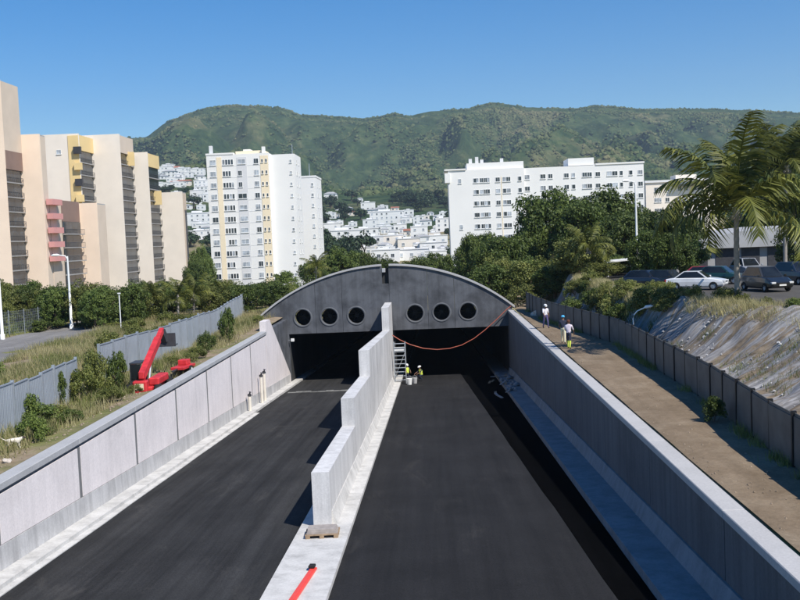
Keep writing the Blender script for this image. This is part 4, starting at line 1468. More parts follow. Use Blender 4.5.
# belt of trees between the fences and the buildings
rb = random.Random(21)
def belt(n, pxr, Dr, topf, wr, keys, lab, grp):
    for k in range(n):
        px = pxr[0] + (pxr[1] - pxr[0]) * (k + rb.random()) / n
        D = rb.uniform(*Dr)
        tree_px(rb.choice(keys), px, topf(px) + rb.uniform(-5, 6), D, rb.uniform(*wr), lab, 'tree', grp)
belt(26, (-20, 150), (88, 104), lambda p: 286, (30, 44), ('round1', 'round3', 'round2'), 'green garden tree in the belt below the stepped apartment blocks', 'garden trees below the stepped blocks')
belt(24, (130, 285), (98, 128), lambda p: 284 - (p - 130) * 0.01, (28, 40), ('round1', 'round3', 'round2'), 'green garden tree in the belt around the foot of the striped tower', 'garden trees around the striped tower')
belt(7, (190, 207), (190, 240), lambda p: 262, (16, 22), ('round1', 'round3'), 'dark tree in the narrow gap beside the striped tower', 'trees in the gap beside the tower')
belt(10, (300, 455), (150, 230), lambda p: 259, (24, 38), ('round1', 'round3', 'broad3'), 'low green tree in the row just behind the arch', 'row of trees behind the arch')
belt(12, (470, 640), (120, 150), lambda p: 238 - max(0, p - 510) * 0.28, (48, 66), ('broad1', 'broad3', 'round3'), 'dark tree filling the back of the big clump beside the portal', 'trees at the back of the big clump')
belt(14, (485, 645), (98, 118), lambda p: 258, (40, 54), ('round1', 'round3', 'round2'), 'undergrowth tree at the foot of the big clump', 'undergrowth of the big clump')
belt(4, (640, 682), (82, 92), lambda p: 232, (44, 62), ('broad1', 'broad3'), 'dark tree between the lamp mast and the parked cars', 'trees beside the car park')
for (x, y, s) in ((27.5, 53.5, 0.85), (31.5, 58.0, 0.9)):  # trees out of view, added to throw shade on the parked cars
    tree('broad3' if s < 0.9 else 'broad1', x, y, tz(x, y), s, s * 0.85, 'unseen tree added to shade the parked cars', 'tree', 'unseen trees added for shade on the cars')

# shrubs along the left fence
for (key, px, pyt, D, w, lab) in [
    ('bush3', 2, 384, 40, 34, 'dark shrub against the near metal fence, farthest from its open end'),
    ('bush1', 20, 388, 41, 34, 'leafy green shrub in front of the near metal fence'),
    ('bush1', 40, 402, 41, 40, 'low green shrub in the middle of the weeds by the near fence'),
    ('bush3', 58, 372, 46, 18, 'upright dark shrub growing up the near metal fence'),
    ('bush2', 56, 406, 42, 34, 'pale weedy shrub below the open end of the near fence'),
    ('bush2', 82, 366, 48, 32, 'tall straw coloured shrub in the gap between the two fences'),
    ('bush2', 96, 350, 50, 26, 'dry yellowish shrub at the start of the second fence'),
    ('bush3', 116, 352, 52, 26, 'dark shrub in front of the second metal fence'),
    ('bush1', 30, 414, 37, 30, 'low shrub beside the white dog'),
    ('bush3', 226, 308, 74, 18, 'thin green shrub against the far metal fence'),
    ('bush1', 206, 330, 66, 18, 'small shrub on the dry bank beneath the far fence'),
    ('bush3', 715, 396, 35.5, 26, 'small green weed shrub at the foot of the right fence')]:
    tree_px(key, px, pyt, D, w, lab, 'shrub')

rw = random.Random(77)
for k in range(34):
    if k < 16:
        x, y, sc_w = rw.uniform(-16.9, -15.2), rw.uniform(33, 50) if k < 10 else rw.uniform(60, 88), rw.uniform(0.22, 0.45)
    else:
        x, y, sc_w = rw.uniform(-28, -19.2), rw.uniform(40, 92), rw.uniform(0.35, 0.8)
    tree(rw.choice(('bush1', 'bush2', 'bush2')), x, y, tz(x, y), sc_w, sc_w * rw.uniform(0.7, 1.1),
         'low weed clump on the strip between wall and fence' if k < 16 else 'weed clump in the dry grass beyond the metal fence', 'shrub',
         'weeds between wall and fence' if k < 16 else 'weeds beyond the metal fence')

for k in range(26):
    y = 57 + 33 * (k + rw.random()) / 26
    t = rw.uniform(0.15, 0.95)
    x = 11.9 + (float(bank_top(y)) - 11.9) * t
    sc_w = rw.uniform(0.35, 0.75)
    tree(rw.choice(('bush1', 'bush3', 'bush2')), x, y, tz(x, y) + 0.1, sc_w, sc_w * rw.uniform(0.8, 1.2),
         'shrub rooted on the grey bank behind the right fence', 'shrub', 'shrubs on the grey bank')
for k in range(22):
    y = 46 + 30 * (k + rw.random()) / 22
    x = float(bank_top(y)) + rw.uniform(0.4, 1.6)
    sc_w = rw.uniform(0.25, 0.5)
    tree(rw.choice(('bush2', 'bush2', 'bush1')), x, y, tz(x, y), sc_w, sc_w * rw.uniform(0.8, 1.2),
         'low dry shrub along the edge of the car park', 'shrub', 'shrubs along the car park edge')

# palms --------------------------------------------------------------
def frond_mesh(length, droop, leaflet, seed, mat, n=34):
    r = random.Random(seed)
    V_, F_ = [], []
    def rach(t):
        a = math.radians(62) - t * droop
        return t
    pts = []
    x = z = 0.0
    ang = math.radians(55)
    N = 24
    for i in range(N + 1):
        pts.append((x, z, ang))
        x += math.cos(ang) * length / N
        z += math.sin(ang) * length / N
        ang -= droop / N * (0.5 + 1.0 * i / N)
    def P(t):
        i = min(N - 1, int(t * N)); f = t * N - i
        a, b = pts[i], pts[i + 1]
        return a[0] + (b[0] - a[0]) * f, a[1] + (b[1] - a[1]) * f, a[2] + (b[2] - a[2]) * f
    # rachis
    b0 = 0
    for i in range(N + 1):
        w = 0.045 * (1 - 0.85 * i / N) * length / 3.5
        px_, pz_, _ = pts[i]
        V_ += [(px_, -w, pz_), (px_, w, pz_), (px_, 0, pz_ - w)]
    for i in range(N):
        for k in range(3):
            a = i * 3 + k; b = i * 3 + (k + 1) % 3
            F_.append((a, b, b + 3, a + 3))
    for k in range(n):
        t = 0.10 + 0.89 * k / (n - 1)
        cx, cz, an = P(t)
        ll = leaflet * (0.45 + 1.1 * math.sin(math.pi * min(1, t * 0.85 + 0.12))) * r.uniform(0.85, 1.1)
        for s in (-1, 1):
            sw = math.radians(r.uniform(38, 60))
            d = Vector((math.cos(sw) * math.cos(an), s * math.sin(sw), math.cos(sw) * math.sin(an) - r.uniform(0.15, 0.55)))
            d.normalize()
            base = Vector((cx, 0, cz))
            mid = base + d * ll * 0.55
            tip = base + d * ll + Vector((0, 0, -0.28 * ll))
            wv = Vector((math.cos(an), 0, math.sin(an))) * (0.028 * length / 3.5 * 1.5)
            i0 = len(V_)
            V_ += [tuple(base - wv), tuple(base + wv), tuple(mid + wv * 0.9), tuple(mid - wv * 0.9), tuple(tip + wv * .1), tuple(tip - wv * .1)]
            F_ += [(i0, i0 + 1, i0 + 2, i0 + 3), (i0 + 3, i0 + 2, i0 + 4, i0 + 5)]
    return mesh_np('frond', np.array(V_), np.array(F_), mat)

FROND = [frond_mesh(4.3, 1.25, 0.72, 1, M['palm_leaf'], 36), frond_mesh(4.5, 1.95, 0.78, 2, M['palm_leaf'], 36), frond_mesh(4.2, 2.5, 0.78, 3, M['palm_leaf'], 36)]
def palm(x, y, z, h, scale, label, lean=0.15, n=24, seed=0, r0=0.17, cat='palm tree', tops=True):
    r = random.Random(seed)
    root = empty('palm_tree', (x, y, z))
    tag(root, label, cat)
    mb = MB()
    pts, rad = [], []
    N = 26
    for i in range(N + 1):
        t = i / N
        pts.append((lean * t * t, 0.1 * math.sin(t * 2), -0.3 + (h + 0.3) * t))
        rad.append(r0 * (1.45 - 0.6 * t if t < .12 else 1.0 - 0.25 * t) * (1.07 if i % 2 else 0.96))
    mb.tube(pts, rad, 10)
    mb.build('trunk', M['palm_bark'], root)
    top = Vector(pts[-1])
    mb = MB()
    for k in range(7):
        a = k * 2.4
        c = top + Vector((0.22 * math.cos(a), 0.22 * math.sin(a), -0.22 - 0.06 * (k % 3)))
        mb.tube([c + Vector((0, 0, -0.14)), c + Vector((0, 0, -0.07)), c + Vector((0, 0, 0.07)), c + Vector((0, 0, 0.13))], [0.04, 0.12, 0.12, 0.03], 8)
    mb.tube([top + Vector((0, 0, -0.3)), top + Vector((0, 0, 0.1)), top + Vector((0, 0, 0.5))], [r0, r0 * 1.25, r0 * 0.4], 10)
    mb.build('crownshaft', M['palm_bark'], root)
    for k in range(n):
        a = k * 2.39996 + r.uniform(-0.2, 0.2)
        lev = k / (n - 1)
        tilt = -0.62 + lev * 1.25 + r.uniform(-0.1, 0.1)      # upper fronds first
        me = FROND[0] if lev < 0.35 else (FROND[1] if lev < 0.75 else FROND[2])
        o = link('frond', me, root, top + Vector((0, 0, 0.25 - 0.35 * lev)), (0, 0, 0), (scale * r.uniform(0.85, 1.1),) * 3)
        o.rotation_euler = (Matrix.Rotation(a, 4, 'Z') @ Matrix.Rotation(tilt, 4, 'Y') @ Matrix.Rotation(r.uniform(-0.5, 0.5), 4, 'X')).to_euler()
    return root
p = at(738, 307, 55)
palm(p.x, p.y, tz(p.x, p.y), at(738, 212, 55).z - tz(p.x, p.y), 1.28, 'coconut palm with drooping fronds standing before the parked cars', 0.05, 20, 3)
p = at(786, 300, 82)
palm(p.x, p.y, tz(p.x, p.y), at(784, 168, 82).z - tz(p.x, p.y), 1.15, 'second palm crown rising behind the coconut palm', 0.3, 22, 5)
for k, (px, pyb, pyt, D, s, lab) in enumerate([
    (194, 318, 297, 100, 0.62, 'small palm with pale trunk beyond the metal fence, below the tower'),
    (178, 318, 299, 96, 0.55, 'small palm beyond the metal fence near the red telehandler'),
    (150, 322, 302, 98, 0.55, 'small bushy palm below the stepped cream blocks'),
    (82, 326, 306, 94, 0.5, 'low yellowish palm beside the second lamp post'),
    (222, 316, 298, 105, 0.55, 'small palm between the tower trees and the far metal fence'),
    (316, 285, 270, 128, 0.6, 'small palm above the left shoulder of the arch'),
    (588, 290, 250, 94, 0.7, 'young palm among the yellowish bushes by the white canopy')]):
    p = at(px, pyb, D)
    z = tz(p.x, p.y)
    palm(p.x, p.y, z, max(1.2, at(px, pyt, D).z - z), s, lab, 0.1, 13, 20 + k, 0.12)

# trees among the far houses ------------------------------------------------
rt = random.Random(5)
def far_trees(n, xr, yr_, lab, grp):
    done = 0
    tries = 0
    while done < n and tries < n * 8:
        tries += 1
        px, py = rt.uniform(*xr), rt.uniform(*yr_)
        P = ground_hit(px, py, 300, 2400, 8)
        if P is None:
            continue
        bad = False
        for (a, b, c, d, k) in TOWN:
            if a - 1 < px < b + 1 and c - 3 < py < d + 2.5:
                bad = True
        if bad:
            continue
        s = rt.uniform(0.75, 1.5) * (0.8 + P.y / 2600)
        tree(rt.choice(('far1', 'far2')), P.x, P.y, P.z - 0.5, s, s * rt.uniform(0.8, 1.2), lab, 'tree', grp)
        done += 1
far_trees(95, (318, 452), (200, 262), 'dark green tree among the far houses at the foot of the hills', 'trees among the far houses')
far_trees(60, (150, 214), (166, 262), 'dark green tree on the far slope left of the striped tower', 'trees on the far left slope')
far_trees(8, (640, 720), (195, 230), 'dark green tree on the far slope beyond the cream building', 'trees beyond the cream building')

# wooded mountain side: one mass of crowns
def forest():
    r = np.random.default_rng(3)
    n = 120000
    x = r.uniform(-1250, 1450, n); y = 1300 + 1530 * r.uniform(0, 1, n) ** 0.8
    dens = fbm(x / 130, y / 170, 4, 77)
    keep = dens + r.normal(0, 0.06, n) > 0.43
    x, y = x[keep], y[keep]
    z = terrain(x, y)
    n = len(x)
    a = (1 + 5 ** 0.5) / 2
    # squashed octahedron-like blobs with jitter
    base = np.array([(0, 0, 1), (1, 0, 0.25), (0.3, 0.95, 0.3), (-0.8, 0.6, 0.2), (-0.8, -0.6, 0.3), (0.3, -0.95, 0.2), (0.6, 0.4, 0.8), (-0.5, 0.1, 0.85), (0.2, -0.6, 0.8),
                     (0.7, 0.7, -0.4), (-0.9, 0.2, -0.4), (0.1, -0.9, -0.4)])
    tri = np.array([(0, 6, 7), (0, 7, 8), (0, 8, 6), (6, 1, 2), (6, 2, 7), (7, 2, 3), (7, 3, 4), (7, 4, 8), (8, 4, 5), (8, 5, 1), (8, 1, 6), (1, 9, 2), (2, 9, 3), (3, 10, 4), (4, 11, 5), (5, 11, 1)])
    s = r.uniform(1.6, 4.0, n) * np.where(r.random(n) < 0.12, 1.5, 1.0)
    V_ = base[None] * s[:, None, None] * r.uniform(0.7, 1.3, (n, len(base), 3))
    V_ = V_ + np.stack([x, y, z + s * 0.05], 1)[:, None]
    F_ = tri[None] + (np.arange(n) * len(base))[:, None, None]
    me = mesh_np('forest', V_.reshape(-1, 3), F_.reshape(-1, 3), M['crowns'], True)
    stuff(link('forest', me))
forest()

# grass and weeds ------------------------------------------------------------
def grass(name, pts, hmin, hmax, mat, seed, blades=7, spread=0.22, width=0.02):
    r = np.random.default_rng(seed)
    P = np.repeat(np.asarray(pts), blades, axis=0)
    n = len(P)
    P = P + np.concatenate([r.normal(0, spread, (n, 2)), np.zeros((n, 1))], 1)
    h = r.uniform(hmin, hmax, n)
    ang = r.uniform(0, 6.283, n)
    dx, dy = np.cos(ang) * width, np.sin(ang) * width
    lean = r.normal(0, 0.35, (n, 2)) * h[:, None]
    V_ = np.empty((n, 3, 3))
    V_[:, 0] = P + np.stack([dx, dy, np.full(n, -0.05)], 1)
    V_[:, 1] = P - np.stack([dx, dy, np.full(n, 0.05)], 1)
    V_[:, 2] = P + np.stack([lean[:, 0], lean[:, 1], h], 1)
    me = mesh_np(name, V_.reshape(-1, 3), np.arange(3 * n).reshape(n, 3), mat)
    return stuff(link(name, me))
def scatter(n, x0, x1, y0, y1, seed, thr, sc_=0.25):
    r = np.random.default_rng(seed)
    x = r.uniform(x0, x1, n); y = r.uniform(y0, y1, n)
    k = fbm(x * sc_, y * sc_, 3, seed) > thr
    x, y = x[k], y[k]
    return np.stack([x, y, terrain(x, y)], 1)
grass('dry_grass', scatter(9000, -30, -15.0, 28, 100, 31, 0.42), 0.15, 0.65, M['grass_dry'], 41, 7, 0.2, 0.022)
grass('green_grass', scatter(9000, -29.5, -15.6, 28, 100, 32, 0.5), 0.15, 0.55, M['grass_green'], 42, 7, 0.2, 0.022)
_vg = scatter(7000, -60, -30, 60, 120, 33, 0.40)
_vg = _vg[(_vg[:, 0] < -38.6 + 2 * np.sin(_vg[:, 1] / 60)) | (_vg[:, 0] > -31.0 + 2 * np.sin(_vg[:, 1] / 60))]
grass('verge_grass', _vg, 0.2, 0.7, M['grass_green'], 43, 6, 0.3, 0.04)
def bank_pts(n, y0, y1, lo, hi, seed, thr):
    r = np.random.default_rng(seed)
    y = r.uniform(y0, y1, n)
    t = r.uniform(lo, hi, n)
    x = 11.5 + (bank_top(y) - 11.5) * t
    k = fbm(x * 0.5, y * 0.35, 3, seed) > thr
    x, y = x[k], y[k]
    return np.stack([x, y, terrain(x, y)], 1)
grass('bank_grass', bank_pts(9000, 20, 92, 0.72, 1.22, 51, 0.36), 0.15, 0.7, M['grass_dry'], 52, 8, 0.15, 0.018)
grass('bank_weeds', bank_pts(9000, 20, 92, 0.2, 1.0, 53, 0.54), 0.10, 0.45, M['grass_green'], 54, 8, 0.15, 0.018)
rr = np.random.default_rng(9)
yy = rr.uniform(20, 88, 1500); xx = fence_x(yy) - rr.uniform(0.0, 0.35, 1500)
kk = fbm(yy * 0.4, yy * 0 + 1, 3, 60) > 0.48
grass('fence_weeds', np.stack([xx[kk], yy[kk], terrain(xx[kk], yy[kk])], 1), 0.1, 0.45, M['grass_green'], 61, 7, 0.1, 0.015)

# loose stones on the bank, on the path edge and on the soil behind the left wall
def stones(name, pts, smin, smax, seed, mat='stone'):
    r = np.random.default_rng(seed)
    base = np.array([(1, 0, 0), (-1, 0, 0), (0, 1, 0), (0, -1, 0), (0, 0, 1), (0, 0, -1), (0.6, 0.6, 0.5), (-0.6, 0.5, 0.6)])
    tri = np.array([(0, 2, 6), (2, 4, 6), (4, 0, 6), (2, 1, 7), (1, 4, 7), (4, 2, 7), (4, 1, 3), (0, 4, 3), (2, 0, 5), (1, 2, 5), (3, 1, 5), (0, 3, 5)])
    n = len(pts)
    s = r.uniform(smin, smax, n) * r.uniform(0.5, 1, n)
    V_ = base[None] * s[:, None, None] * r.uniform(0.6, 1.3, (n, len(base), 3)) + np.asarray(pts)[:, None]
    F_ = tri[None] + (np.arange(n) * len(base))[:, None, None]
    return stuff(link(name, mesh_np(name, V_.reshape(-1, 3), F_.reshape(-1, 3), M[mat])))
_bp = bank_pts(900, 20, 92, 0.0, 0.8, 71, 0.45); _bp[:, 2] += 0.22
stones('bank_stones', _bp, 0.03, 0.11, 72, 'plinth')
_y = rr.uniform(18, 90, 1600); _x = np.where(rr.random(1600) < 0.5, fence_x(_y) - np.abs(rr.normal(0, 0.35, 1600)), WR_OUT + 0.1 + np.abs(rr.normal(0, 0.9, 1600)))
_x = np.minimum(_x, fence_x(_y) - 0.05)
stones('path_stones', np.stack([_x, _y, terrain(_x, _y) + 0.055], 1), 0.008, 0.045, 73)
_sp = scatter(1200, -16.6, -14.3, 28, 92, 74, 0.42)
stones('verge_stones', _sp, 0.015, 0.08, 75)

# ------------------------------------------------------------------ side road on the left
V = []; Fq = []
for j, y in enumerate(lines((40, 135, 2.5))):
    for i in range(6):
        x = -38 + 6.5 * i / 5 + 2.0 * math.sin(y / 60)
        V.append((x, y, tz(x, y) + 0.06))
        if j and i:
            a = j * 6 + i
            Fq.append((a - 7, a - 6, a, a - 1))
M['side_road'] = asphalt('side_road_surface', (0.20, 0.19, 0.18), 0.1, 0.2)
structure(link('side_road', mesh_np('side_road', V, Fq, M['side_road'], True)))

# ------------------------------------------------------------------ fences
def polyline(pts, step):
    P = [Vector((*p, 0)) for p in pts]
    seg = [(b - a).length for a, b in zip(P[:-1], P[1:])]
    tot = sum(seg)
    n = max(1, int(round(tot / step)))
    out = []
    for k in range(n + 1):
        d = tot * k / n
        for a, b, s in zip(P[:-1], P[1:], seg):
            if d <= s + 1e-6:
                out.append(a + (b - a) * (d / s))
                break
            d -= s
    return out, tot / n

def sheet_panel(w, h, mat):
    """trapezoidal sheet metal: vertical ribs"""
    mb = MB()
    n = 12
    xs = []
    for k in range(n):
        x0 = w * k / n
        q = w / n
        xs += [(x0, 0.0), (x0 + q * 0.55, 0.0), (x0 + q * 0.65, 0.03), (x0 + q * 0.9, 0.03)]
    xs.append((w, 0.0))
    vs = []
    for (x, y) in xs:
        vs += [(x, y, 0), (x, y, h)]
    fs = [(2 * i, 2 * i + 2, 2 * i + 3, 2 * i + 1) for i in range(len(xs) - 1)]
    vs2 = [(x, y - 0.012, z) for (x, y, z) in vs]
    mb.add(vs, fs)
    mb.add(vs2, [f[::-1] for f in fs])
    mb.box(0, w, -0.04, 0.045, h, h + 0.05)
    return mb.mesh('sheet_panel', mat)

def board_panel(w, h, mat):
    mb = MB()
    n = 6
    for k in range(n):
        z0 = h * k / n
        mb.box(0.03, w - 0.03, -0.015 + 0.006 * (k % 2), 0.015 + 0.006 * (k % 2), z0 + 0.008, z0 + h / n - 0.008)
    mb.box(0.03, w - 0.03, 0.022, 0.05, 0.1, h - 0.1)
    return mb.mesh('board_panel', mat)

def fence(name, label, pts, step, h, panel, pmat, postmat, dz=0.0, lean=0.0, post_h=0.12, seed=1):
    r = random.Random(seed)
    P, w = polyline(pts, step)
    root = empty(name, (P[0].x, P[0].y, tz(P[0].x, P[0].y)))
    tag(root, label, 'fence')
    pm = panel(w - 0.02, h, M[pmat])
    post = MB().box(-0.055, 0.055, -0.07, 0.07, -0.3, h + post_h).mesh('post', M[postmat])
    for a, b in zip(P[:-1], P[1:]):
        za, zb = tz(a.x, a.y) + dz, tz(b.x, b.y) + dz
        ang = math.atan2(b.y - a.y, b.x - a.x)
        L = root.location
        link('panel', pm, root, (a.x - L.x, a.y - L.y, (za + zb) / 2 - L.z), (r.uniform(-0.015, 0.015) + lean, 0, ang + r.uniform(-0.012, 0.012)))
        link('post', post, root, (a.x - L.x, a.y - L.y, za - L.z), (0, 0, ang))
    link('post', post, root, (P[-1].x - L.x, P[-1].y - L.y, tz(P[-1].x, P[-1].y) + dz - L.z), (0, 0, ang))
    return root
fence('site_fence', 'dark grey panel fence with posts along the dirt path', FENCE_R[1:], 2.1, 1.62, board_panel, 'fence_right', 'black', 0.02, post_h=0.04, seed=3)
fence('metal_fence', 'near stretch of grey ribbed sheet metal fence above weeds', [(-17.3, 30), (-17.0, 38.7), (-17.9, 49)], 2.0, 1.9, sheet_panel, 'fence_left', 'steel', 0.0, seed=4)
fence('metal_fence', 'long stretch of grey sheet metal fence running past the red telehandler', [(-18.4, 54), (-18.0, 60), (-17.4, 68), (-17.6, 80), (-18.6, 95), (-20.0, 112), (-21.5, 125)], 2.0, 2.0, sheet_panel, 'fence_left', 'steel', 0.0, seed=5)

# red and white caps on some posts of the right-hand fence
wf, _ = polyline([(-38.8, 62), (-37.4, 78), (-36.6, 98)], 3.0)
root = empty('wire_fence', (wf[0].x, wf[0].y, tz(wf[0].x, wf[0].y)))
tag(root, 'wire mesh fence on thin posts beside the side road', 'fence')
L = root.location
for k, p in enumerate(wf):
    z = tz(p.x, p.y)
    MB().tube([(p.x - L.x, p.y - L.y, z - L.z - 0.2), (p.x - L.x, p.y - L.y, z - L.z + 2.2)], 0.035, 6).build('post', M['steel'], root)
    if k:
        q = wf[k - 1]
        zq = tz(q.x, q.y)
        mb = MB()
        for i in range(9):
            hh = 0.15 + 0.24 * i
            mb.bar((q.x - L.x, q.y - L.y, zq - L.z + hh), (p.x - L.x, p.y - L.y, z - L.z + hh), 0.012, 0.012)
        for i in range(1, 12):
            t = i / 12
            a = q + (p - q) * t
            za = zq + (z - zq) * t
            mb.bar((a.x - L.x, a.y - L.y, za - L.z + 0.1), (a.x - L.x, a.y - L.y, za - L.z + 2.1), 0.012, 0.012)
        mb.build('mesh_panel', M['steel'], root)

# ------------------------------------------------------------------ lamp posts
def lamp_post(px, pyb, pyt, D, label, arm=(-1.0, -0.6), mat='steel', r=0.09, zb=None):
    b = at(px, pyb, D)
    z = tz(b.x, b.y) if zb is None else zb
    h = at(px, pyt, D).z - z
    root = empty('street_lamp', (b.x, b.y, z))
    tag(root, label, 'street lamp')
    MB().tube([(0, 0, -0.2), (0, 0, 0.5), (0, 0, 0.51), (0, 0, h * 0.6), (0, 0, h)], [r * 1.6, r * 1.6, r, r * 0.8, r * 0.55], 10).build('pole', M[mat], root)
    ax_, ay_ = arm
    MB().tube([(0, 0, h - 0.3), (ax_ * 0.25, ay_ * 0.25, h + 0.02), (ax_, ay_, h + 0.12)], [r * 0.5, r * 0.45, r * 0.4], 8).build('arm', M[mat], root)
    d = Vector((ax_, ay_, 0)).normalized()
    hd = MB()
    hd.tube([Vector((ax_, ay_, h + 0.12)) - d * 0.05, Vector((ax_, ay_, h + 0.14)) + d * 0.15, Vector((ax_, ay_, h + 0.14)) + d * 0.5, Vector((ax_, ay_, h + 0.1)) + d * 0.7], [0.05, 0.13, 0.12, 0.04], 10)
    hd.build('lamp_head', M['white_paint' if mat != 'dark_metal' else 'dark_metal'], root)
    return root
lamp_post(3, 345, 200, 82, 'tall pale lamp post beside the tallest peach block', (-1.2, -0.3), 'white_paint', 0.12)
lamp_post(72, 332, 256, 92, 'pale lamp post with a short arm in front of the peach stair tower', (-0.7, -0.2), 'white_paint', 0.13)
lamp_post(638, 285, 182, 88, 'tall white lamp mast rising out of the big tree clump', (-0.6, -0.3), 'white_paint', 0.11)
b = at(629, 330, 58)
root = empty('street_lamp', (b.x + 0.3, b.y, tz(b.x + 0.3, b.y)))
tag(root, 'short curved white lamp leaning over the right fence', 'street lamp')
zt_ = at(630, 313, 58).z - root.location.z
MB().tube([(0, 0, -0.2), (-0.05, 0, zt_ - 0.35), (0.02, 0, zt_ - 0.1), (0.2, 0, zt_ + 0.1), (0.65, 0, zt_ + 0.28)], 0.035, 8).build('pole', M['white_paint'], root)
MB().tube([(0.6, 0, zt_ + 0.27), (0.7, 0, zt_ + 0.31), (1.0, 0, zt_ + 0.36), (1.12, 0, zt_ + 0.36)], [0.03, 0.09, 0.08, 0.03], 8).build('lamp_head', M['white_paint'], root)
# thin pole and gate post on the left
b = at(121, 328, 86)
root = empty('pole', (b.x, b.y, tz(b.x, b.y)))
tag(root, 'thin white pole at the end of the wire fence', 'pole')
MB().tube([(0, 0, -0.2), (0, 0, 3.2)], 0.05, 8).build('shaft', M['white_paint'], root)
MB().bbox(-0.12, 0.12, -0.12, 0.12, 3.2, 3.3, 0.02).build('cap', M['white_paint'], root)

# white canopy among the trees on the right
b = at(622, 268, 96)
root = empty('canopy', (b.x, b.y, tz(b.x, b.y)))
tag(root, 'small white canopy roof on posts below the lamp mast', 'canopy')
zc_ = at(622, 262, 96).z - root.location.z
w_ = 34 * 96 / 2000
MB().add([(-w_, -1.3, zc_), (w_, -1.3, zc_ + 0.25), (w_, 1.3, zc_ + 0.3), (-w_, 1.3, zc_ + 0.05), (-w_, -1.3, zc_ + 0.1), (w_, -1.3, zc_ + 0.35), (w_, 1.3, zc_ + 0.4), (-w_, 1.3, zc_ + 0.15)],
         [(0, 3, 2, 1), (4, 5, 6, 7), (0, 1, 5, 4), (1, 2, 6, 5), (2, 3, 7, 6), (3, 0, 4, 7)]).build('roof', M['white_paint'], root)
for sx in (-1, 1):
    for sy in (-1, 1):
        MB().tube([(sx * (w_ - 0.1), sy * 1.1, -0.2), (sx * (w_ - 0.1), sy * 1.1, zc_ + (0.12 if sx < 0 else 0.3) * (1 if sx > 0 else 0.4))], 0.05, 8).build('post', M['white_paint'], root)
# white gate frame beside it
b = at(640, 286, 90)
root = empty('gate_frame', (b.x, b.y, tz(b.x, b.y)))
tag(root, 'white square gate frame beside the canopy', 'gate frame')
hh = at(640, 254, 90).z - root.location.z
MB().bbox(-0.06, 0.06, -0.06, 0.06, -0.2, hh, 0.015).build('post', M['white_paint'], root)
MB().bbox(-0.08, 1.0, -0.05, 0.05, hh + 0.002, hh + 0.10, 0.015).build('lintel', M['white_paint'], root)
MB().bbox(0.88, 0.98, -0.05, 0.05, -0.2, hh, 0.015).build('post', M['white_paint'], root)

# boulders on the bank
def boulder(px, py, D, r_, label, seed):
    P = at(px, py, D)
    z = tz(P.x, P.y)
    bm = bmesh.new()
    bmesh.ops.create_icosphere(bm, subdivisions=3, radius=1.0)
    for v in bm.verts:
        n_ = mnoise.noise(v.co * 1.3 + Vector((seed * 7.1, 0, 0))) * 0.45 + mnoise.noise(v.co * 3 + Vector((seed, 3, 0))) * 0.15
        v.co *= (1 + n_)
        v.co.x *= r_; v.co.y *= r_ * 0.8; v.co.z *= r_ * 0.62
    me = bpy.data.meshes.new('boulder')
    bm.to_mesh(me); bm.free()
    me.materials.append(M['rock'])
    o = link('boulder', me, None, (P.x, P.y, z + r_ * 0.3))
    tag(o, label, 'boulder')
boulder(539, 297, 84, 0.62, 'pale boulder on the bank beside the light green shrub', 1)
boulder(566, 308, 77, 0.75, 'larger pale boulder behind the fence near the walking people', 2)
boulder(7, 462, 33.3, 0.16, 'small pale stone on the soil beside the left wall', 3)

# ------------------------------------------------------------------ small things on the road works
# pallet with boards on the median
Pp = at(319, 549, 33.0)
root = empty('pallet', (-4.02, 33.0, road_z(33.0) + 0.15), 0.06)
tag(root, 'wooden pallet stacked with boards at the near end of the divider wall', 'pallet')
slope = math.atan(-0.052)
root.rotation_euler = (slope, 0, 0.06)
for k in range(3):
    MB().box(-0.55 + 0.47 * k, -0.40 + 0.47 * k, -0.5, 0.5, 0.0, 0.10).build('bearer', M['wood'], root)
for k in range(6):
    MB().box(-0.57, 0.57, -0.5 + 0.175 * k, -0.375 + 0.175 * k, 0.101, 0.125).build('deck_board', M['wood'], root)
M['grey_board'] = simple('grey_board', (0.35, 0.31, 0.28), 0.8, 0.2, 5)
for k in range(3):
    MB().box(-0.52 + 0.02 * k, 0.53 - 0.03 * k, -0.38 + 0.03 * k, 0.36, 0.126 + 0.05 * k, 0.172 + 0.05 * k).build('board', M['grey_board'], root)
# red plastic barrier plank
root = empty('barrier_plank', (-3.93, 27.3, road_z(27.3) + 0.15), 0.0)
root.scale = (0.9, 1, 1)
root.rotation_euler = (slope, 0, -0.07)
tag(root, 'red plastic barrier plank lying on the median', 'barrier plank')
MB().bbox(-0.11, 0.11, -2.6, 1.55, 0.0, 0.07, 0.015).build('plank', M['red_plastic'], root)
MB().bbox(-0.15, 0.06, 1.36, 1.62, 0.072, 0.16, 0.02).build('end_foot', M['rubber'], root)
MB().bbox(-0.05, 0.05, -2.4, 1.2, 0.071, 0.085, 0.005).build('ridge', M['red_plastic'], root)
# service pipes beside the left wall near the portal
M['cream_pipe'] = simple('cream_pipe', (0.70, 0.65, 0.56), 0.6, 0.08, 2)
for (y, h, lab) in ((70.2, 1.05, 'short cream stand pipe on the left kerb, nearest the open road'), (75.2, 2.0, 'tall cream pipe with dark head against the left wall, first of two'), (76.6, 2.15, 'tall cream pipe with dark head against the left wall, beside the portal')):
    root = empty('stand_pipe', (X_WL + 0.30, y, road_z(y) + 0.16))
    tag(root, lab, 'pipe')
    MB().tube([(0, 0, -0.05), (0, 0, h)], 0.11, 12).build('pipe', M['cream_pipe'], root)
    MB().tube([(0, 0, h), (0, 0, h + 0.1), (0.06, -0.05, h + 0.3)], [0.14, 0.15, 0.10], 10).build('head', M['dark_metal'], root)
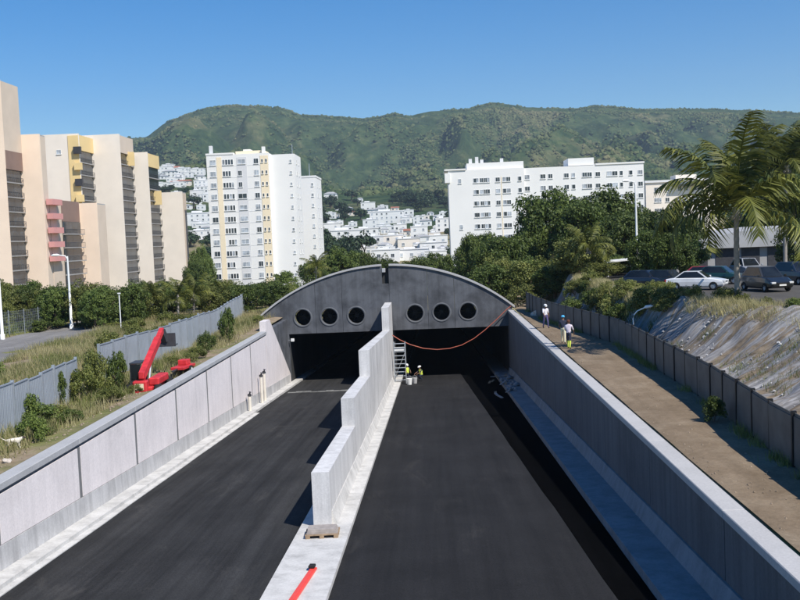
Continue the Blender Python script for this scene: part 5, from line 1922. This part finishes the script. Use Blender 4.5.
# rope / hose slung across the right bore
hp = [(392, 335, 91.5), (400, 340, 91.5), (410, 344.5, 91.6), (423, 348.3, 91.7), (437, 349.6, 91.8), (450, 348.4, 91.9), (462, 345, 92.0), (474, 338.5, 92.1), (485, 330, 92.2), (496, 320, 92.3), (507, 309, 92.4), (511, 306, 92.4)]
mb = MB().tube([at(*q) for q in hp], 0.04, 8)
o = mb.build('hose', M['orange_hose'])
tag(o, 'orange hose slung in a sag across the right tunnel mouth', 'hose')

# scaffold ladder against the divider wall
root = empty('scaffold', (-3.15, 88.6, road_z(88.6) + 0.02))
tag(root, 'narrow steel ladder scaffold beside the divider wall inside the portal', 'scaffold')
for sx in (-0.5, 0.5):
    for sy in (-0.4, 0.4):
        MB().tube([(sx, sy, 0), (sx, sy, 3.7)], 0.045, 8).build('upright', M['steel'], root)
for k in range(10):
    MB().tube([(-0.5, -0.4, 0.35 + 0.36 * k), (0.5, -0.4, 0.35 + 0.36 * k)], 0.04, 6).build('rung', M['steel'], root)
MB().bbox(-0.52, 0.52, -0.35, 0.4, 2.95, 3.2, 0.01).build('platform', M['white_paint'], root)
MB().tube([(-0.5, 0.4, 0.5), (0.5, 0.4, 2.8)], 0.03, 6).build('brace', M['steel'], root)
# tub and debris
def bucket(x, y, label, mat, s=1.0):
    root = empty('bucket', (x, y, road_z(y) + 0.0))
    tag(root, label, 'bucket')
    MB().tube([(0, 0, 0), (0, 0, 0.42 * s)], [0.15 * s, 0.2 * s], 14).build('body', M[mat], root)
    MB().tube([(0.19 * s * math.cos(a), 0, 0.42 * s + 0.16 * s * math.sin(a)) for a in [math.pi * k / 8 for k in range(9)]], 0.012, 6).build('handle', M['steel'], root)
bucket(-2.35, 87.2, 'white bucket at the feet of the worker in hi-vis', 'white_paint', 1.3)
bucket(-1.9, 88.1, 'grey bucket beside the scaffold', 'plinth', 1.2)
rd = random.Random(4)
for k in range(12):
    y = rd.uniform(74, 91); x = rd.uniform(4.55, 5.1) if k < 5 else rd.uniform(5.3, 6.4)
    l = rd.uniform(0.9, 2.4)
    zz = road_z(y) + (0.20 if x > 5.2 else -0.10)
    if k < 5:
        l = min(l, 1.2)
    ang = rd.uniform(-0.35, 0.35) + math.pi / 2 if k % 3 else rd.uniform(-0.5, 0.5) * (1 if x > 5.7 else 0.2) + (0 if x > 5.7 else math.pi / 2)
    o = MB().box(-l / 2, l / 2, -0.09, 0.09, 0.0, 0.05).build('plank', M['grey_board'] if k % 2 else M['wood'], None, (x, y, zz + 0.05), (slope * math.sin(ang) , 0, ang))
    tag(o, 'loose plank among the rubble at the right side of the portal', 'plank', 'planks left beside the right kerb')
for k in range(14):
    y = rd.uniform(76, 91.5); x = rd.uniform(5.35, 6.5)
    bm = bmesh.new(); bmesh.ops.create_icosphere(bm, subdivisions=2, radius=1)
    s = rd.uniform(0.12, 0.32)
    for v in bm.verts:
        v.co *= s * (1 + 0.5 * mnoise.noise(v.co * 1.7 + Vector((k * 3.3, 0, 0))))
        v.co.z *= 0.7
    me = bpy.data.meshes.new('rubble'); bm.to_mesh(me); bm.free(); me.materials.append(M['plinth_dark'])
    o = link('rubble_block', me, None, (x, y, road_z(y) + 0.20 + s * 0.4))
    tag(o, 'rubble block lying on the kerb at the right side of the portal', 'rubble', 'rubble beside the right kerb')

# site floodlight on the left jamb
root = empty('floodlight', (X_WL + 0.35, 92.7, -2.0))
tag(root, 'small white floodlight in the upper left corner of the tunnel mouth', 'floodlight')
MB().bbox(-0.16, 0.16, -0.12, 0.06, -0.14, 0.14, 0.02).build('housing', M['white_paint'], root)
MB().box(-0.55, -0.16, -0.02, 0.02, -0.02, 0.02).build('bracket', M['steel'], root)

# ------------------------------------------------------------------ telehandler
def wheel(parent, x, y, z, r_, w, rimmat):
    wh = empty('wheel', (x, y, z))
    wh.parent = parent
    tyre = MB()
    n = 28
    prof = [(r_ * 0.58, -w / 2), (r_ * 0.9, -w / 2), (r_, -w * 0.3), (r_, w * 0.3), (r_ * 0.9, w / 2), (r_ * 0.58, w / 2)]
    vs, fs = [], []
    for k in range(n):
        a = 2 * math.pi * k / n
        for (q, t) in prof:
            vs.append((t, q * math.cos(a), q * math.sin(a)))
    m_ = len(prof)
    for k in range(n):
        for q in range(m_):
            a, b = k * m_ + q, k * m_ + (q + 1) % m_
            c, d = ((k + 1) % n) * m_ + (q + 1) % m_, ((k + 1) % n) * m_ + q
            fs.append((a, b, c, d))
    tyre.add(vs, fs, 0, True)
    tyre.build('tyre', M['rubber'], wh)
    rim = MB().cyl((0, 0, 0), 'x', r_ * 0.58, w * 0.7, 20)
    rim.cyl((0, 0, 0), 'x', r_ * 0.2, w * 0.86, 12)
    rim.build('rim', M[rimmat], wh)
    return wh

th = empty('telehandler', (-15.55, 53.6, tz(-15.55, 53.6) - 0.02), 0.03)
th.scale = (0.9, 0.95, 0.92)
tag(th, 'red telehandler with its boom raised, parked behind the left wall', 'telehandler')
MB().bbox(-0.62, 0.62, -2.0, 1.9, 0.42, 0.85, 0.06).build('chassis', M['red_paint'], th)
cwt = MB().bbox(-0.42, 0.42, -2.35, -1.7, 0.45, 1.25, 0.08).build('counterweight', M['red_paint'], th)
M['cream_plate'] = simple('cream_plate', (0.75, 0.68, 0.45), 0.6, 0.05, 3)
MB().box(-0.25, 0.25, -2.375, -2.352, 0.75, 1.10).build('number_plate', M['cream_plate'], cwt)
MB().bbox(0.30, 0.92, -1.5, 0.9, 0.852, 1.30, 0.07).build('engine_cover', M['red_paint'], th)
cab = MB()
for (x, y) in ((-0.92, -0.9), (-0.30, -0.9), (-0.92, 0.45), (-0.30, 0.45)):
    cab.bar((x, y, 0.85), (x * 0.97, y * 0.92, 2.05), 0.07, 0.07)
cab.box(-0.95, -0.27, -0.9, 0.45, 2.05, 2.13)
cab.box(-0.95, -0.27, -0.9, 0.45, 0.80, 1.10)
cabo = cab.build('cab', M['dark_metal'], th)
MB().box(-0.90, -0.31, -0.89, -0.87, 1.11, 2.04).build('rear_window', M['car_glass'], cabo)
MB().box(-0.93, -0.91, -0.85, 0.42, 1.11, 2.04).build('side_window', M['car_glass'], cabo)
MB().box(-0.75, -0.45, -0.5, -0.1, 1.1, 1.6).build('operator_seat', M['rubber'], cabo)
for (x, y) in ((-0.84, -1.35), (0.84, -1.35), (-0.84, 1.35), (0.84, 1.35)):
    wheel(th, x, y, 0.47, 0.47, 0.36, 'red_paint')
bs, be = Vector((0.06, -2.0, 1.45)), Vector((-0.02, 2.4, 3.15))
bd = (be - bs).normalized()
boom = MB().bar(bs, be, 0.36, 0.40).build('boom', M['red_paint'], th)
MB().bar(be - bd * 0.2, be + bd * 1.3, 0.27, 0.30).build('inner_boom', M['red_paint'], boom)
tip = be + bd * 1.3
mb = MB()
mb.bar(tip, tip + Vector((0.15, 0.35, -0.75)), 0.30, 0.30)
mb.box(tip.x - 0.35, tip.x + 0.75, tip.y + 0.3, tip.y + 0.42, tip.z - 1.1, tip.z - 0.25)
mb.bar(tip + Vector((-0.2, 0.4, -1.05)), tip + Vector((-0.2, 1.4, -1.05)), 0.1, 0.05)
mb.bar(tip + Vector((0.6, 0.4, -1.05)), tip + Vector((0.6, 1.4, -1.05)), 0.1, 0.05)
mb.build('fork_carriage', M['dark_metal'], th)
MB().tube([(0.1, -0.6, 0.95), bs + bd * 2.6 + Vector((0, 0, -0.2))], 0.07, 8).build('lift_cylinder', M['steel'], th)
MB().bbox(-0.10, 0.22, -2.12, -1.5, 1.34, 1.75, 0.04).build('boom_pivot', M['red_paint'], th)
MB().tube([(-1.0, 0.45, 1.7), (-1.2, 0.5, 1.75)], 0.02, 6).box(-1.32, -1.14, 0.48, 0.52, 1.6, 1.9).build('mirror', M['dark_metal'], th)
# red trailer drawbar frame in front of it
tf = empty('site_trailer', (-14.95, 58.2, tz(-14.95, 58.2)), -0.1)
tf.scale = (0.72, 0.8, 0.7)
tag(tf, 'low red site trailer ahead of the telehandler behind the left wall', 'trailer')
MB().bbox(-0.55, 0.55, -1.0, 1.6, 0.40, 0.62, 0.03).build('bed', M['red_paint'], tf)
MB().bbox(-0.50, 0.25, 0.4, 1.3, 0.622, 1.05, 0.04).build('toolbox', M['red_paint'], tf)
MB().bar((0, -1.0, 0.5), (0, -2.0, 0.42), 0.12, 0.1).build('drawbar', M['dark_metal'], tf)
for sx in (-0.62, 0.62):
    wheel(tf, sx, 0.4, 0.30, 0.30, 0.18, 'white_paint')

# ------------------------------------------------------------------ figures
def skin_body(name, joints, edges, root_j, zones, mats, parent, sub=1):
    """one continuous surface grown over a skeleton; zones: joint -> material index"""
    names = list(joints)
    me = bpy.data.meshes.new(name)
    me.from_pydata([joints[n][0] for n in names], [(names.index(a), names.index(b)) for a, b in edges], [])
    o = bpy.data.objects.new(name, me)
    COL.objects.link(o)
    o.modifiers.new('skin', 'SKIN')
    if not me.skin_vertices:
        bm = bmesh.new(); bm.from_mesh(me); bm.verts.layers.skin.verify(); bm.to_mesh(me); bm.free()
    for i, n in enumerate(names):
        sv = me.skin_vertices[0].data[i]
        rr_ = joints[n][1]
        sv.radius = rr_ if hasattr(rr_, '__len__') else (rr_, rr_)
        sv.use_root = (n == root_j)
    ss = o.modifiers.new('sub', 'SUBSURF'); ss.levels = sub; ss.render_levels = sub
    dg = bpy.context.evaluated_depsgraph_get()
    nm = bpy.data.meshes.new_from_object(o.evaluated_get(dg))
    bpy.data.objects.remove(o)
    nm.materials.clear()
    for m in mats:
        nm.materials.append(m)
    # zone by nearest skeleton edge
    E = [(Vector(joints[a][0]), Vector(joints[b][0]), zones.get((a, b), zones.get(b, 0))) for a, b in edges]
    for p in nm.polygons:
        c = p.center
        best, bz = 1e9, 0
        for a, b, z in E:
            ab = b - a
            t = max(0, min(1, (c - a).dot(ab) / max(ab.length_squared, 1e-9)))
            d = (a + ab * t - c).length
            if d < best:
                best, bz = d, z
        p.material_index = bz
        p.use_smooth = True
    nm.name = name
    return link(name, nm, parent)

def person(loc, rz, label, shirt, trousers, shoes, helmet=None, hair=None, stride=0.0, arms=(0.0, 0.0), crouch=False, vest=None):
    root = empty('person', loc, rz)
    tag(root, label, 'person')
    J, E, Z = {}, [], {}
    dz = -0.35 if crouch else 0.0
    J['pelvis'] = ((0, 0.05 if crouch else 0, 0.95 + dz), (0.15, 0.11))
    J['spine'] = ((0, 0, 1.14 + dz), (0.135, 0.10))
    J['chest'] = ((0, -0.08 if crouch else 0, 1.34 + dz), (0.165, 0.115))
    cy = -0.12 if crouch else -0.01
    J['neck'] = ((0, cy, 1.475 + dz), 0.058)
    J['jaw'] = ((0, cy - 0.03, 1.555 + dz), (0.072, 0.085))
    J['head'] = ((0, cy - 0.015, 1.64 + dz), (0.085, 0.10))
    J['crown'] = ((0, cy + 0.0, 1.715 + dz), 0.06)
    E += [('pelvis', 'spine'), ('spine', 'chest'), ('chest', 'neck'), ('neck', 'jaw'), ('jaw', 'head'), ('head', 'crown')]
    Z.update({'spine': 0, 'chest': 0, 'neck': 0, 'jaw': 2, 'head': 2, 'crown': 2})
    for s, nm in ((-1, 'l'), (1, 'r')):
        sw = stride * s
        am = arms[0 if s < 0 else 1]
        cx = -0.08 if crouch else 0
        J['sho' + nm] = ((0.19 * s, cx, 1.40 + dz), 0.062)
        J['elb' + nm] = ((0.245 * s, cx - 0.03 - am * 0.16 + sw * 0.25, 1.13 + dz + am * 0.05), 0.044)
        J['wri' + nm] = ((0.24 * s - am * s * 0.06, cx - 0.10 - am * 0.36 + sw * 0.3, 0.90 + dz + am * 0.22), 0.031)
        J['pal' + nm] = ((0.235 * s - am * s * 0.08, cx - 0.13 - am * 0.43 + sw * 0.3, 0.835 + dz + am * 0.25), (0.036, 0.02))
        E += [('chest', 'sho' + nm), ('sho' + nm, 'elb' + nm), ('elb' + nm, 'wri' + nm), ('wri' + nm, 'pal' + nm)]
        Z.update({'sho' + nm: 0, 'elb' + nm: 0, 'wri' + nm: 2, 'pal' + nm: 2})
        pb = Vector(J['pal' + nm][0])
        for k, (oy, ln) in enumerate(((-0.03, 0.075), (-0.01, 0.09), (0.01, 0.085), (0.028, 0.065))):
            J['f%d%s' % (k, nm)] = (tuple(pb + Vector((-0.005 * s, oy * 0.8 - am * 0.02, -0.03 - ln * 0.45))), 0.0095)
            J['g%d%s' % (k, nm)] = (tuple(pb + Vector((-0.022 * s, oy - am * 0.04, -0.03 - ln))), 0.008)
            E += [('pal' + nm, 'f%d%s' % (k, nm)), ('f%d%s' % (k, nm), 'g%d%s' % (k, nm))]
            Z['f%d%s' % (k, nm)] = Z['g%d%s' % (k, nm)] = 2
        J['th' + nm] = (tuple(pb + Vector((-0.01 * s, -0.05, -0.03))), 0.010)
        E.append(('pal' + nm, 'th' + nm)); Z['th' + nm] = 2
        J['hip' + nm] = ((0.095 * s, 0.05 if crouch else 0, 0.90 + dz), 0.095)
        if crouch:
            J['kne' + nm] = ((0.15 * s, -0.30, 0.52), 0.065)
            J['ank' + nm] = ((0.13 * s, 0.03, 0.11), 0.045)
        else:
            J['kne' + nm] = ((0.105 * s, -0.03 - sw * 0.35, 0.50), 0.066)
            J['ank' + nm] = ((0.11 * s, 0.03 - sw * 0.6, 0.10), 0.045)
        ay = J['ank' + nm][0][1]
        J['toe' + nm] = ((0.125 * s, ay - 0.17, 0.045), (0.045, 0.035))
        E += [('pelvis', 'hip' + nm), ('hip' + nm, 'kne' + nm), ('kne' + nm, 'ank' + nm), ('ank' + nm, 'toe' + nm)]
        Z.update({'hip' + nm: 1, 'kne' + nm: 1, 'ank' + nm: 4 if vest == 'boots' else 1, 'toe' + nm: 3})
    mats = [M[shirt], M[trousers], M['skin'], M[shoes], M['hivis']]
    skin_body('body', J, E, 'pelvis', Z, mats, root)
    hc = Vector((0, cy - 0.01, 1.64 + dz))
    # face
    fc = MB()
    for sx in (-0.032, 0.032):
        fc.tube([hc + Vector((sx, -0.085, 0.0)), hc + Vector((sx, -0.098, 0.0))], [0.013, 0.006], 8)
    fc.tube([hc + Vector((-0.026, -0.092, -0.072)), hc + Vector((0.026, -0.092, -0.072))], 0.007, 6)
    fc.build('eyes_and_mouth', M['black'], root)
    nz = MB().tube([hc + Vector((0, -0.088, 0.012)), hc + Vector((0, -0.118, -0.035)), hc + Vector((0, -0.09, -0.045))], [0.010, 0.017, 0.012], 8)
    nz.build('nose', M['skin'], root)
    for sx in (-1, 1):
        MB().tube([hc + Vector((sx * 0.082, 0.0, -0.03)), hc + Vector((sx * 0.098, 0.01, 0.0)), hc + Vector((sx * 0.082, 0.01, 0.03))], [0.012, 0.018, 0.012], 8).build('ear', M['skin'], root)
    hm = MB()
    n = 18
    vs, fs = [], []
    rings = [(0.112, 0.02), (0.116, 0.05), (0.108, 0.09), (0.08, 0.125), (0.03, 0.142)] if helmet else [(0.098, -0.03), (0.104, 0.02), (0.098, 0.07), (0.07, 0.105), (0.02, 0.118)]
    for (q, z) in rings:
        for k in range(n):
            a = 2 * math.pi * k / n
            vs.append((q * math.cos(a), q * 1.12 * math.sin(a) + 0.008, z))
    for i in range(len(rings) - 1):
        for k in range(n):
            fs.append((i * n + k, i * n + (k + 1) % n, (i + 1) * n + (k + 1) % n, (i + 1) * n + k))
    fs.append(tuple((len(rings) - 1) * n + k for k in range(n)))
    vs = [tuple(Vector(v) + hc + (Vector((0, 0.012, 0)) if not helmet else Vector((0, 0, 0)))) for v in vs]
    hm.add(vs, fs, 0, True)
    if helmet:
        hm.tube([hc + Vector((0, -0.06, 0.025)), hc + Vector((0, -0.19, 0.015))], [0.10, 0.07], 12)
        hm.build('hard_hat', M[helmet], root)
    else:
        hm.build('hair', M[hair or 'black'], root)
    if vest is True:
        vm = MB()
        n = 20
        vs, fs = [], []
        lv = [(0.96, 0.178, 0.148), (1.15, 0.168, 0.138), (1.32, 0.20, 0.15), (1.44, 0.15, 0.12)]
        for (z, a_, b_) in lv:
            for k in range(n):
                t = 2 * math.pi * k / n
                vs.append((a_ * math.cos(t), b_ * math.sin(t) + (cy + 0.03) * (z - 0.95) * 1.6, z + dz))
        for i in range(len(lv) - 1):
            for k in range(n):
                fs.append((i * n + k, i * n + (k + 1) % n, (i + 1) * n + (k + 1) % n, (i + 1) * n + k))
        vm.add(vs, fs, 0, True)
        vm.build('vest', M['hivis'], root)
    return root

M['hivis'] = simple('hivis_yellow', (0.62, 0.72, 0.10), 0.7, 0.05, 4)
M['cloth_white'] = simple('cloth_white', (0.72, 0.70, 0.72), 0.85, 0.06, 6)
M['cloth_pink'] = simple('cloth_pink', (0.70, 0.62, 0.68), 0.85, 0.06, 6)
M['cloth_violet'] = simple('cloth_violet', (0.10, 0.09, 0.20), 0.85, 0.1, 6)
M['cloth_navy'] = simple('cloth_navy', (0.03, 0.035, 0.06), 0.85, 0.1, 6)
M['hat_blue'] = simple('hat_blue', (0.08, 0.42, 0.72), 0.4, 0.04, 4)
M['hat_white'] = simple('hat_white', (0.80, 0.80, 0.78), 0.4, 0.03, 4)
M['hair_brown'] = simple('hair_brown', (0.10, 0.035, 0.02), 0.7, 0.2, 8)
def on_path(x, y):
    return (x, y, tz(x, y) + 0.05)
pA = ground_hit(542, 331, 40, 120, 0.5)
person(on_path(8.15, 73.0), 0.3, 'person in white hard hat and dark violet trousers on the dirt path', 'cloth_white', 'cloth_violet', 'rubber', 'hat_white', None, 0.35, (0.3, 0.2))
person(on_path(8.05, 62.5), 2.9, 'person in blue hard hat and dark jacket walking along the dirt path', 'cloth_navy', 'cream_plate', 'rubber', 'hat_blue', None, 0.4, (0.6, 0.4))
person(on_path(7.98, 59.5), 2.7, 'person in pale pink top with yellow boots on the dirt path', 'cloth_pink', 'cloth_navy', 'rubber', None, 'hair_brown', 0.3, (0.2, 0.6), False, 'boots')
def on_road(x, y):
    return (x, y, road_z(y))
person(on_road(-2.55, 88.3), 0.4, 'worker in yellow hi-vis vest standing by the scaffold', 'cloth_navy', 'cloth_navy', 'rubber', 'hat_white', None, 0.2, (0.8, 0.9), False, True)
person(on_road(-1.35, 90.2), -0.9, 'worker in yellow vest crouching at the tunnel mouth', 'cloth_navy', 'cloth_navy', 'rubber', 'hat_white', None, 0.0, (0.9, 0.9), True, True)

# dog
M['fur'] = simple('white_fur', (0.72, 0.66, 0.56), 0.9, 0.10, 9)
M['fur_dark'] = simple('dark_fur', (0.06, 0.045, 0.035), 0.9, 0.2, 9)
gd = at(14, 446, 36.0)
dg_root = empty('dog', (gd.x, gd.y, tz(gd.x, gd.y)), 0.25)
dg_root.scale = (0.74, 0.74, 0.74)
tag(dg_root, 'white short-haired dog with a dark face walking above the left wall', 'dog')
J = {'rump': ((-0.24, 0, 0.44), (0.10, 0.12)), 'belly': ((0.0, 0, 0.45), (0.095, 0.105)), 'chest': ((0.22, 0, 0.43), (0.105, 0.14)), 'neck': ((0.36, 0, 0.51), 0.075),
     'skull': ((0.48, 0, 0.56), (0.068, 0.07)), 'muzzle': ((0.60, 0, 0.525), (0.034, 0.036)), 'tail1': ((-0.37, 0, 0.46), 0.026), 'tail2': ((-0.50, 0, 0.53), 0.016), 'tail3': ((-0.60, 0, 0.62), 0.009)}
E = [('belly', 'rump'), ('belly', 'chest'), ('chest', 'neck'), ('neck', 'skull'), ('skull', 'muzzle'), ('rump', 'tail1'), ('tail1', 'tail2'), ('tail2', 'tail3')]
Z = {'skull': 0, 'muzzle': 1}
for s, nm, st in ((-1, 'l', 0.06), (1, 'r', -0.06)):
    J.update({'fs' + nm: ((0.22, 0.075 * s, 0.33), 0.055), 'fw' + nm: ((0.21 + st, 0.075 * s, 0.16), 0.029), 'ff' + nm: ((0.23 + st * 1.6, 0.075 * s, 0.025), (0.034, 0.026)),
              'hk' + nm: ((-0.17 + st * 0.4, 0.08 * s, 0.28), 0.072), 'hh' + nm: ((-0.33 - st * 0.6, 0.08 * s, 0.18), 0.028), 'hf' + nm: ((-0.28 - st * 1.2, 0.08 * s, 0.025), (0.034, 0.026))})
    E += [('chest', 'fs' + nm), ('fs' + nm, 'fw' + nm), ('fw' + nm, 'ff' + nm), ('rump', 'hk' + nm), ('hk' + nm, 'hh' + nm), ('hh' + nm, 'hf' + nm)]
skin_body('body', J, E, 'belly', Z, [M['fur'], M['fur_dark']], dg_root)
for s in (-1, 1):
    MB().add([(0.45, 0.03 * s, 0.615), (0.50, 0.055 * s, 0.605), (0.445, 0.075 * s, 0.56), (0.47, 0.085 * s, 0.55)], [(0, 1, 3, 2), (2, 3, 1, 0)]).tube([(0.46, 0.045 * s, 0.61), (0.45, 0.08 * s, 0.59), (0.45, 0.09 * s, 0.54)], [0.02, 0.026, 0.008], 8).build('ear', M['fur_dark'], dg_root)

# ------------------------------------------------------------------ cars
def car_paint(name, col):
    m, nt, b = new_mat(name)
    v = coord(nt)
    f = noise_node(nt, v, 1.2, 3)
    nt.links.new(ramp(nt, f, [(0.3, sc(col, 0.9)), (0.7, sc(col, 1.1))]), b.inputs['Base Color'])
    b.inputs['Roughness'].default_value = 0.3
    b.inputs['Coat Weight'].default_value = 0.6
    b.inputs['Coat Roughness'].default_value = 0.1
    return m
def car(x, y, rz, paint, label, kind='hatch'):
    z = tz(x, y) + 0.02
    root = empty('parked_car', (x, y, z), rz)
    root.scale = (0.92, 0.92, 0.92)
    tag(root, label, 'car')
    tall = {'hatch': 1.45, 'suv': 1.72, 'saloon': 1.42}[kind]
    belt = 0.92 if kind != 'suv' else 1.05
    w = 0.86 if kind != 'suv' else 0.92
    L2 = {'hatch': 1.95, 'suv': 2.25, 'saloon': 2.2}[kind]
    # body sections: (y, half width, z low, z top)
    S = [(-L2, w * 0.80, 0.42, 0.66), (-L2 + 0.12, w * 0.93, 0.30, 0.74), (-L2 + 0.75, w, 0.24, belt - 0.06), (-L2 * 0.42, w, 0.22, belt),
         (L2 * 0.25, w, 0.22, belt + 0.02), (L2 * 0.7, w, 0.24, belt + (0.02 if kind != 'saloon' else 0.0)), (L2 - 0.1, w * 0.95, 0.30, belt - 0.05), (L2, w * 0.86, 0.42, belt - 0.16)]
    vs, fs = [], []
    for (yy, hw, zl, zt_) in S:
        ring = [(-hw * 0.9, zl), (-hw, zl + 0.12), (-hw, (zl + zt_) / 2 + 0.05), (-hw * 0.95, zt_ - 0.05), (-hw * 0.84, zt_),
                (hw * 0.84, zt_), (hw * 0.95, zt_ - 0.05), (hw, (zl + zt_) / 2 + 0.05), (hw, zl + 0.12), (hw * 0.9, zl)]
        vs += [(a, yy, b) for a, b in ring]
    n = 10
    for i in range(len(S) - 1):
        for k in range(n):
            fs.append((i * n + k, i * n + (k + 1) % n, (i + 1) * n + (k + 1) % n, (i + 1) * n + k))
    fs += [tuple(range(n)), tuple(range((len(S) - 1) * n, len(S) * n))[::-1]]
    body = MB().add(vs, fs, 0, False).build('body', paint, root)
    # cabin
    y0, y1, y2, y3 = -L2 * 0.45, -L2 * 0.12, L2 * (0.62 if kind != 'saloon' else 0.38), L2 * (0.93 if kind != 'saloon' else 0.72)
    wb, wt = w * 0.86, w * 0.66
    cv = [(-wb, y0, belt - 0.03), (wb, y0, belt - 0.03), (wb, y3, belt - 0.03), (-wb, y3, belt - 0.03), (-wt, y1, tall), (wt, y1, tall), (wt, y2, tall), (-wt, y2, tall)]
    MB().hexa(cv).build('cabin', paint, root)
    def quad(name, idx, inset, off):
        P = [Vector(cv[i]) for i in idx]
        c = sum(P, Vector()) / 4
        nrm = (P[1] - P[0]).cross(P[2] - P[1]).normalized()
        if nrm.dot(c - Vector((0, 0.2, 1.1))) < 0:
            nrm = -nrm
        Q = [c + (p - c) * inset + nrm * off for p in P]
        B_ = [q - nrm * (off + 0.01) for q in Q]
        MB().add(Q + B_, [(0, 1, 2, 3), (0, 4, 5, 1), (1, 5, 6, 2), (2, 6, 7, 3), (3, 7, 4, 0)]).build(name, M['car_glass'], root)
    quad('windscreen', (0, 1, 5, 4), 0.88, 0.012)
    quad('rear_window', (2, 3, 7, 6), 0.85, 0.012)
    quad('side_window', (1, 2, 6, 5), 0.86, 0.012)
    quad('side_window', (3, 0, 4, 7), 0.86, 0.012)
    for sx in (-1, 1):
        for yy in (-L2 * 0.63, L2 * 0.62):
            wheel(root, sx * (w - 0.07), yy, 0.32, 0.32, 0.2, 'steel')
        MB().bbox(sx * w * 0.72 - 0.16, sx * w * 0.72 + 0.16, -L2 - 0.01 + 0.0, -L2 + 0.2, 0.58, 0.72, 0.02).build('headlight', M['lamp_glass'], root)
        MB().bbox(sx * w * 0.80 - 0.12, sx * w * 0.80 + 0.12, L2 - 0.12, L2 + 0.015, 0.62, 0.82, 0.02).build('tail_light', M['tail_red'], root)
        MB().bbox(sx * (w + 0.10) - 0.09, sx * (w + 0.10) + 0.09, y0 + 0.12, y0 + 0.24, belt, belt + 0.13, 0.02).build('mirror', paint, root)
    MB().box(-0.26, 0.26, -L2 - 0.012, -L2 + 0.05, 0.44, 0.55).build('number_plate', M['white_paint'], root)
    MB().box(-w * 0.45, w * 0.45, -L2 - 0.006, -L2 + 0.05, 0.57, 0.66).build('grille', M['black'], root)
    return root
M['lamp_glass'] = simple('lamp_glass', (0.65, 0.66, 0.66), 0.15, 0.05, 3, 0, 0.6)
M['tail_red'] = simple('tail_red', (0.35, 0.02, 0.02), 0.2, 0.05, 3, 0, 0.5)
P_dark = car_paint('car_dark_blue', (0.015, 0.02, 0.035))
P_black = car_paint('car_black', (0.012, 0.013, 0.014))
P_white = car_paint('car_white', (0.70, 0.71, 0.72))
P_green = car_paint('car_dark_green', (0.012, 0.045, 0.04))
P_silver = car_paint('car_silver', (0.30, 0.31, 0.33))
P_red = car_paint('car_red', (0.30, 0.03, 0.04))
for (px, D, rz, pt, lab, kd) in [
    (648, 74, 0.9, P_dark, 'dark blue parked hatchback at the tree end of the row', 'hatch'),
    (669, 73, 0.75, P_black, 'black parked car between the blue hatchback and the white car', 'hatch'),
    (697, 70, 1.1, P_white, 'white parked saloon near the palm trunk', 'saloon'),
    (722, 76, 1.0, P_green, 'dark green parked hatchback close to the palm trunk', 'hatch'),
    (766, 66, 0.2, P_black, 'black parked off-road car facing the bank beside the palm', 'suv'),
    (708, 77, 1.2, P_red, 'red parked car behind the white saloon', 'hatch'),
    (748, 84, 0.1, P_silver, 'silver parked car behind the palm trunk', 'suv'),
    (797, 72, 0.3, P_dark, 'dark parked car beneath the blue awning', 'suv')]:
    q = at(px, 300, D)
    car(q.x, q.y, rz, pt, lab, kd)

# ------------------------------------------------------------------ air
HAZE = True
if HAZE:
    hz = MB().box(-3400, 3600, Y0 - 60, 4300, -25, 640)
    m = bpy.data.materials.new('haze')
    m.use_nodes = True
    nt = m.node_tree
    nt.nodes.clear()
    o_ = nt.nodes.new('ShaderNodeOutputMaterial')
    pv = nt.nodes.new('ShaderNodeVolumePrincipled')
    pv.inputs['Color'].default_value = (0.72, 0.85, 1.0, 1)
    pv.inputs['Density'].default_value = 0.00011
    pv.inputs['Anisotropy'].default_value = 0.2
    nt.links.new(pv.outputs[0], o_.inputs['Volume'])
    stuff(hz.build('haze', m))
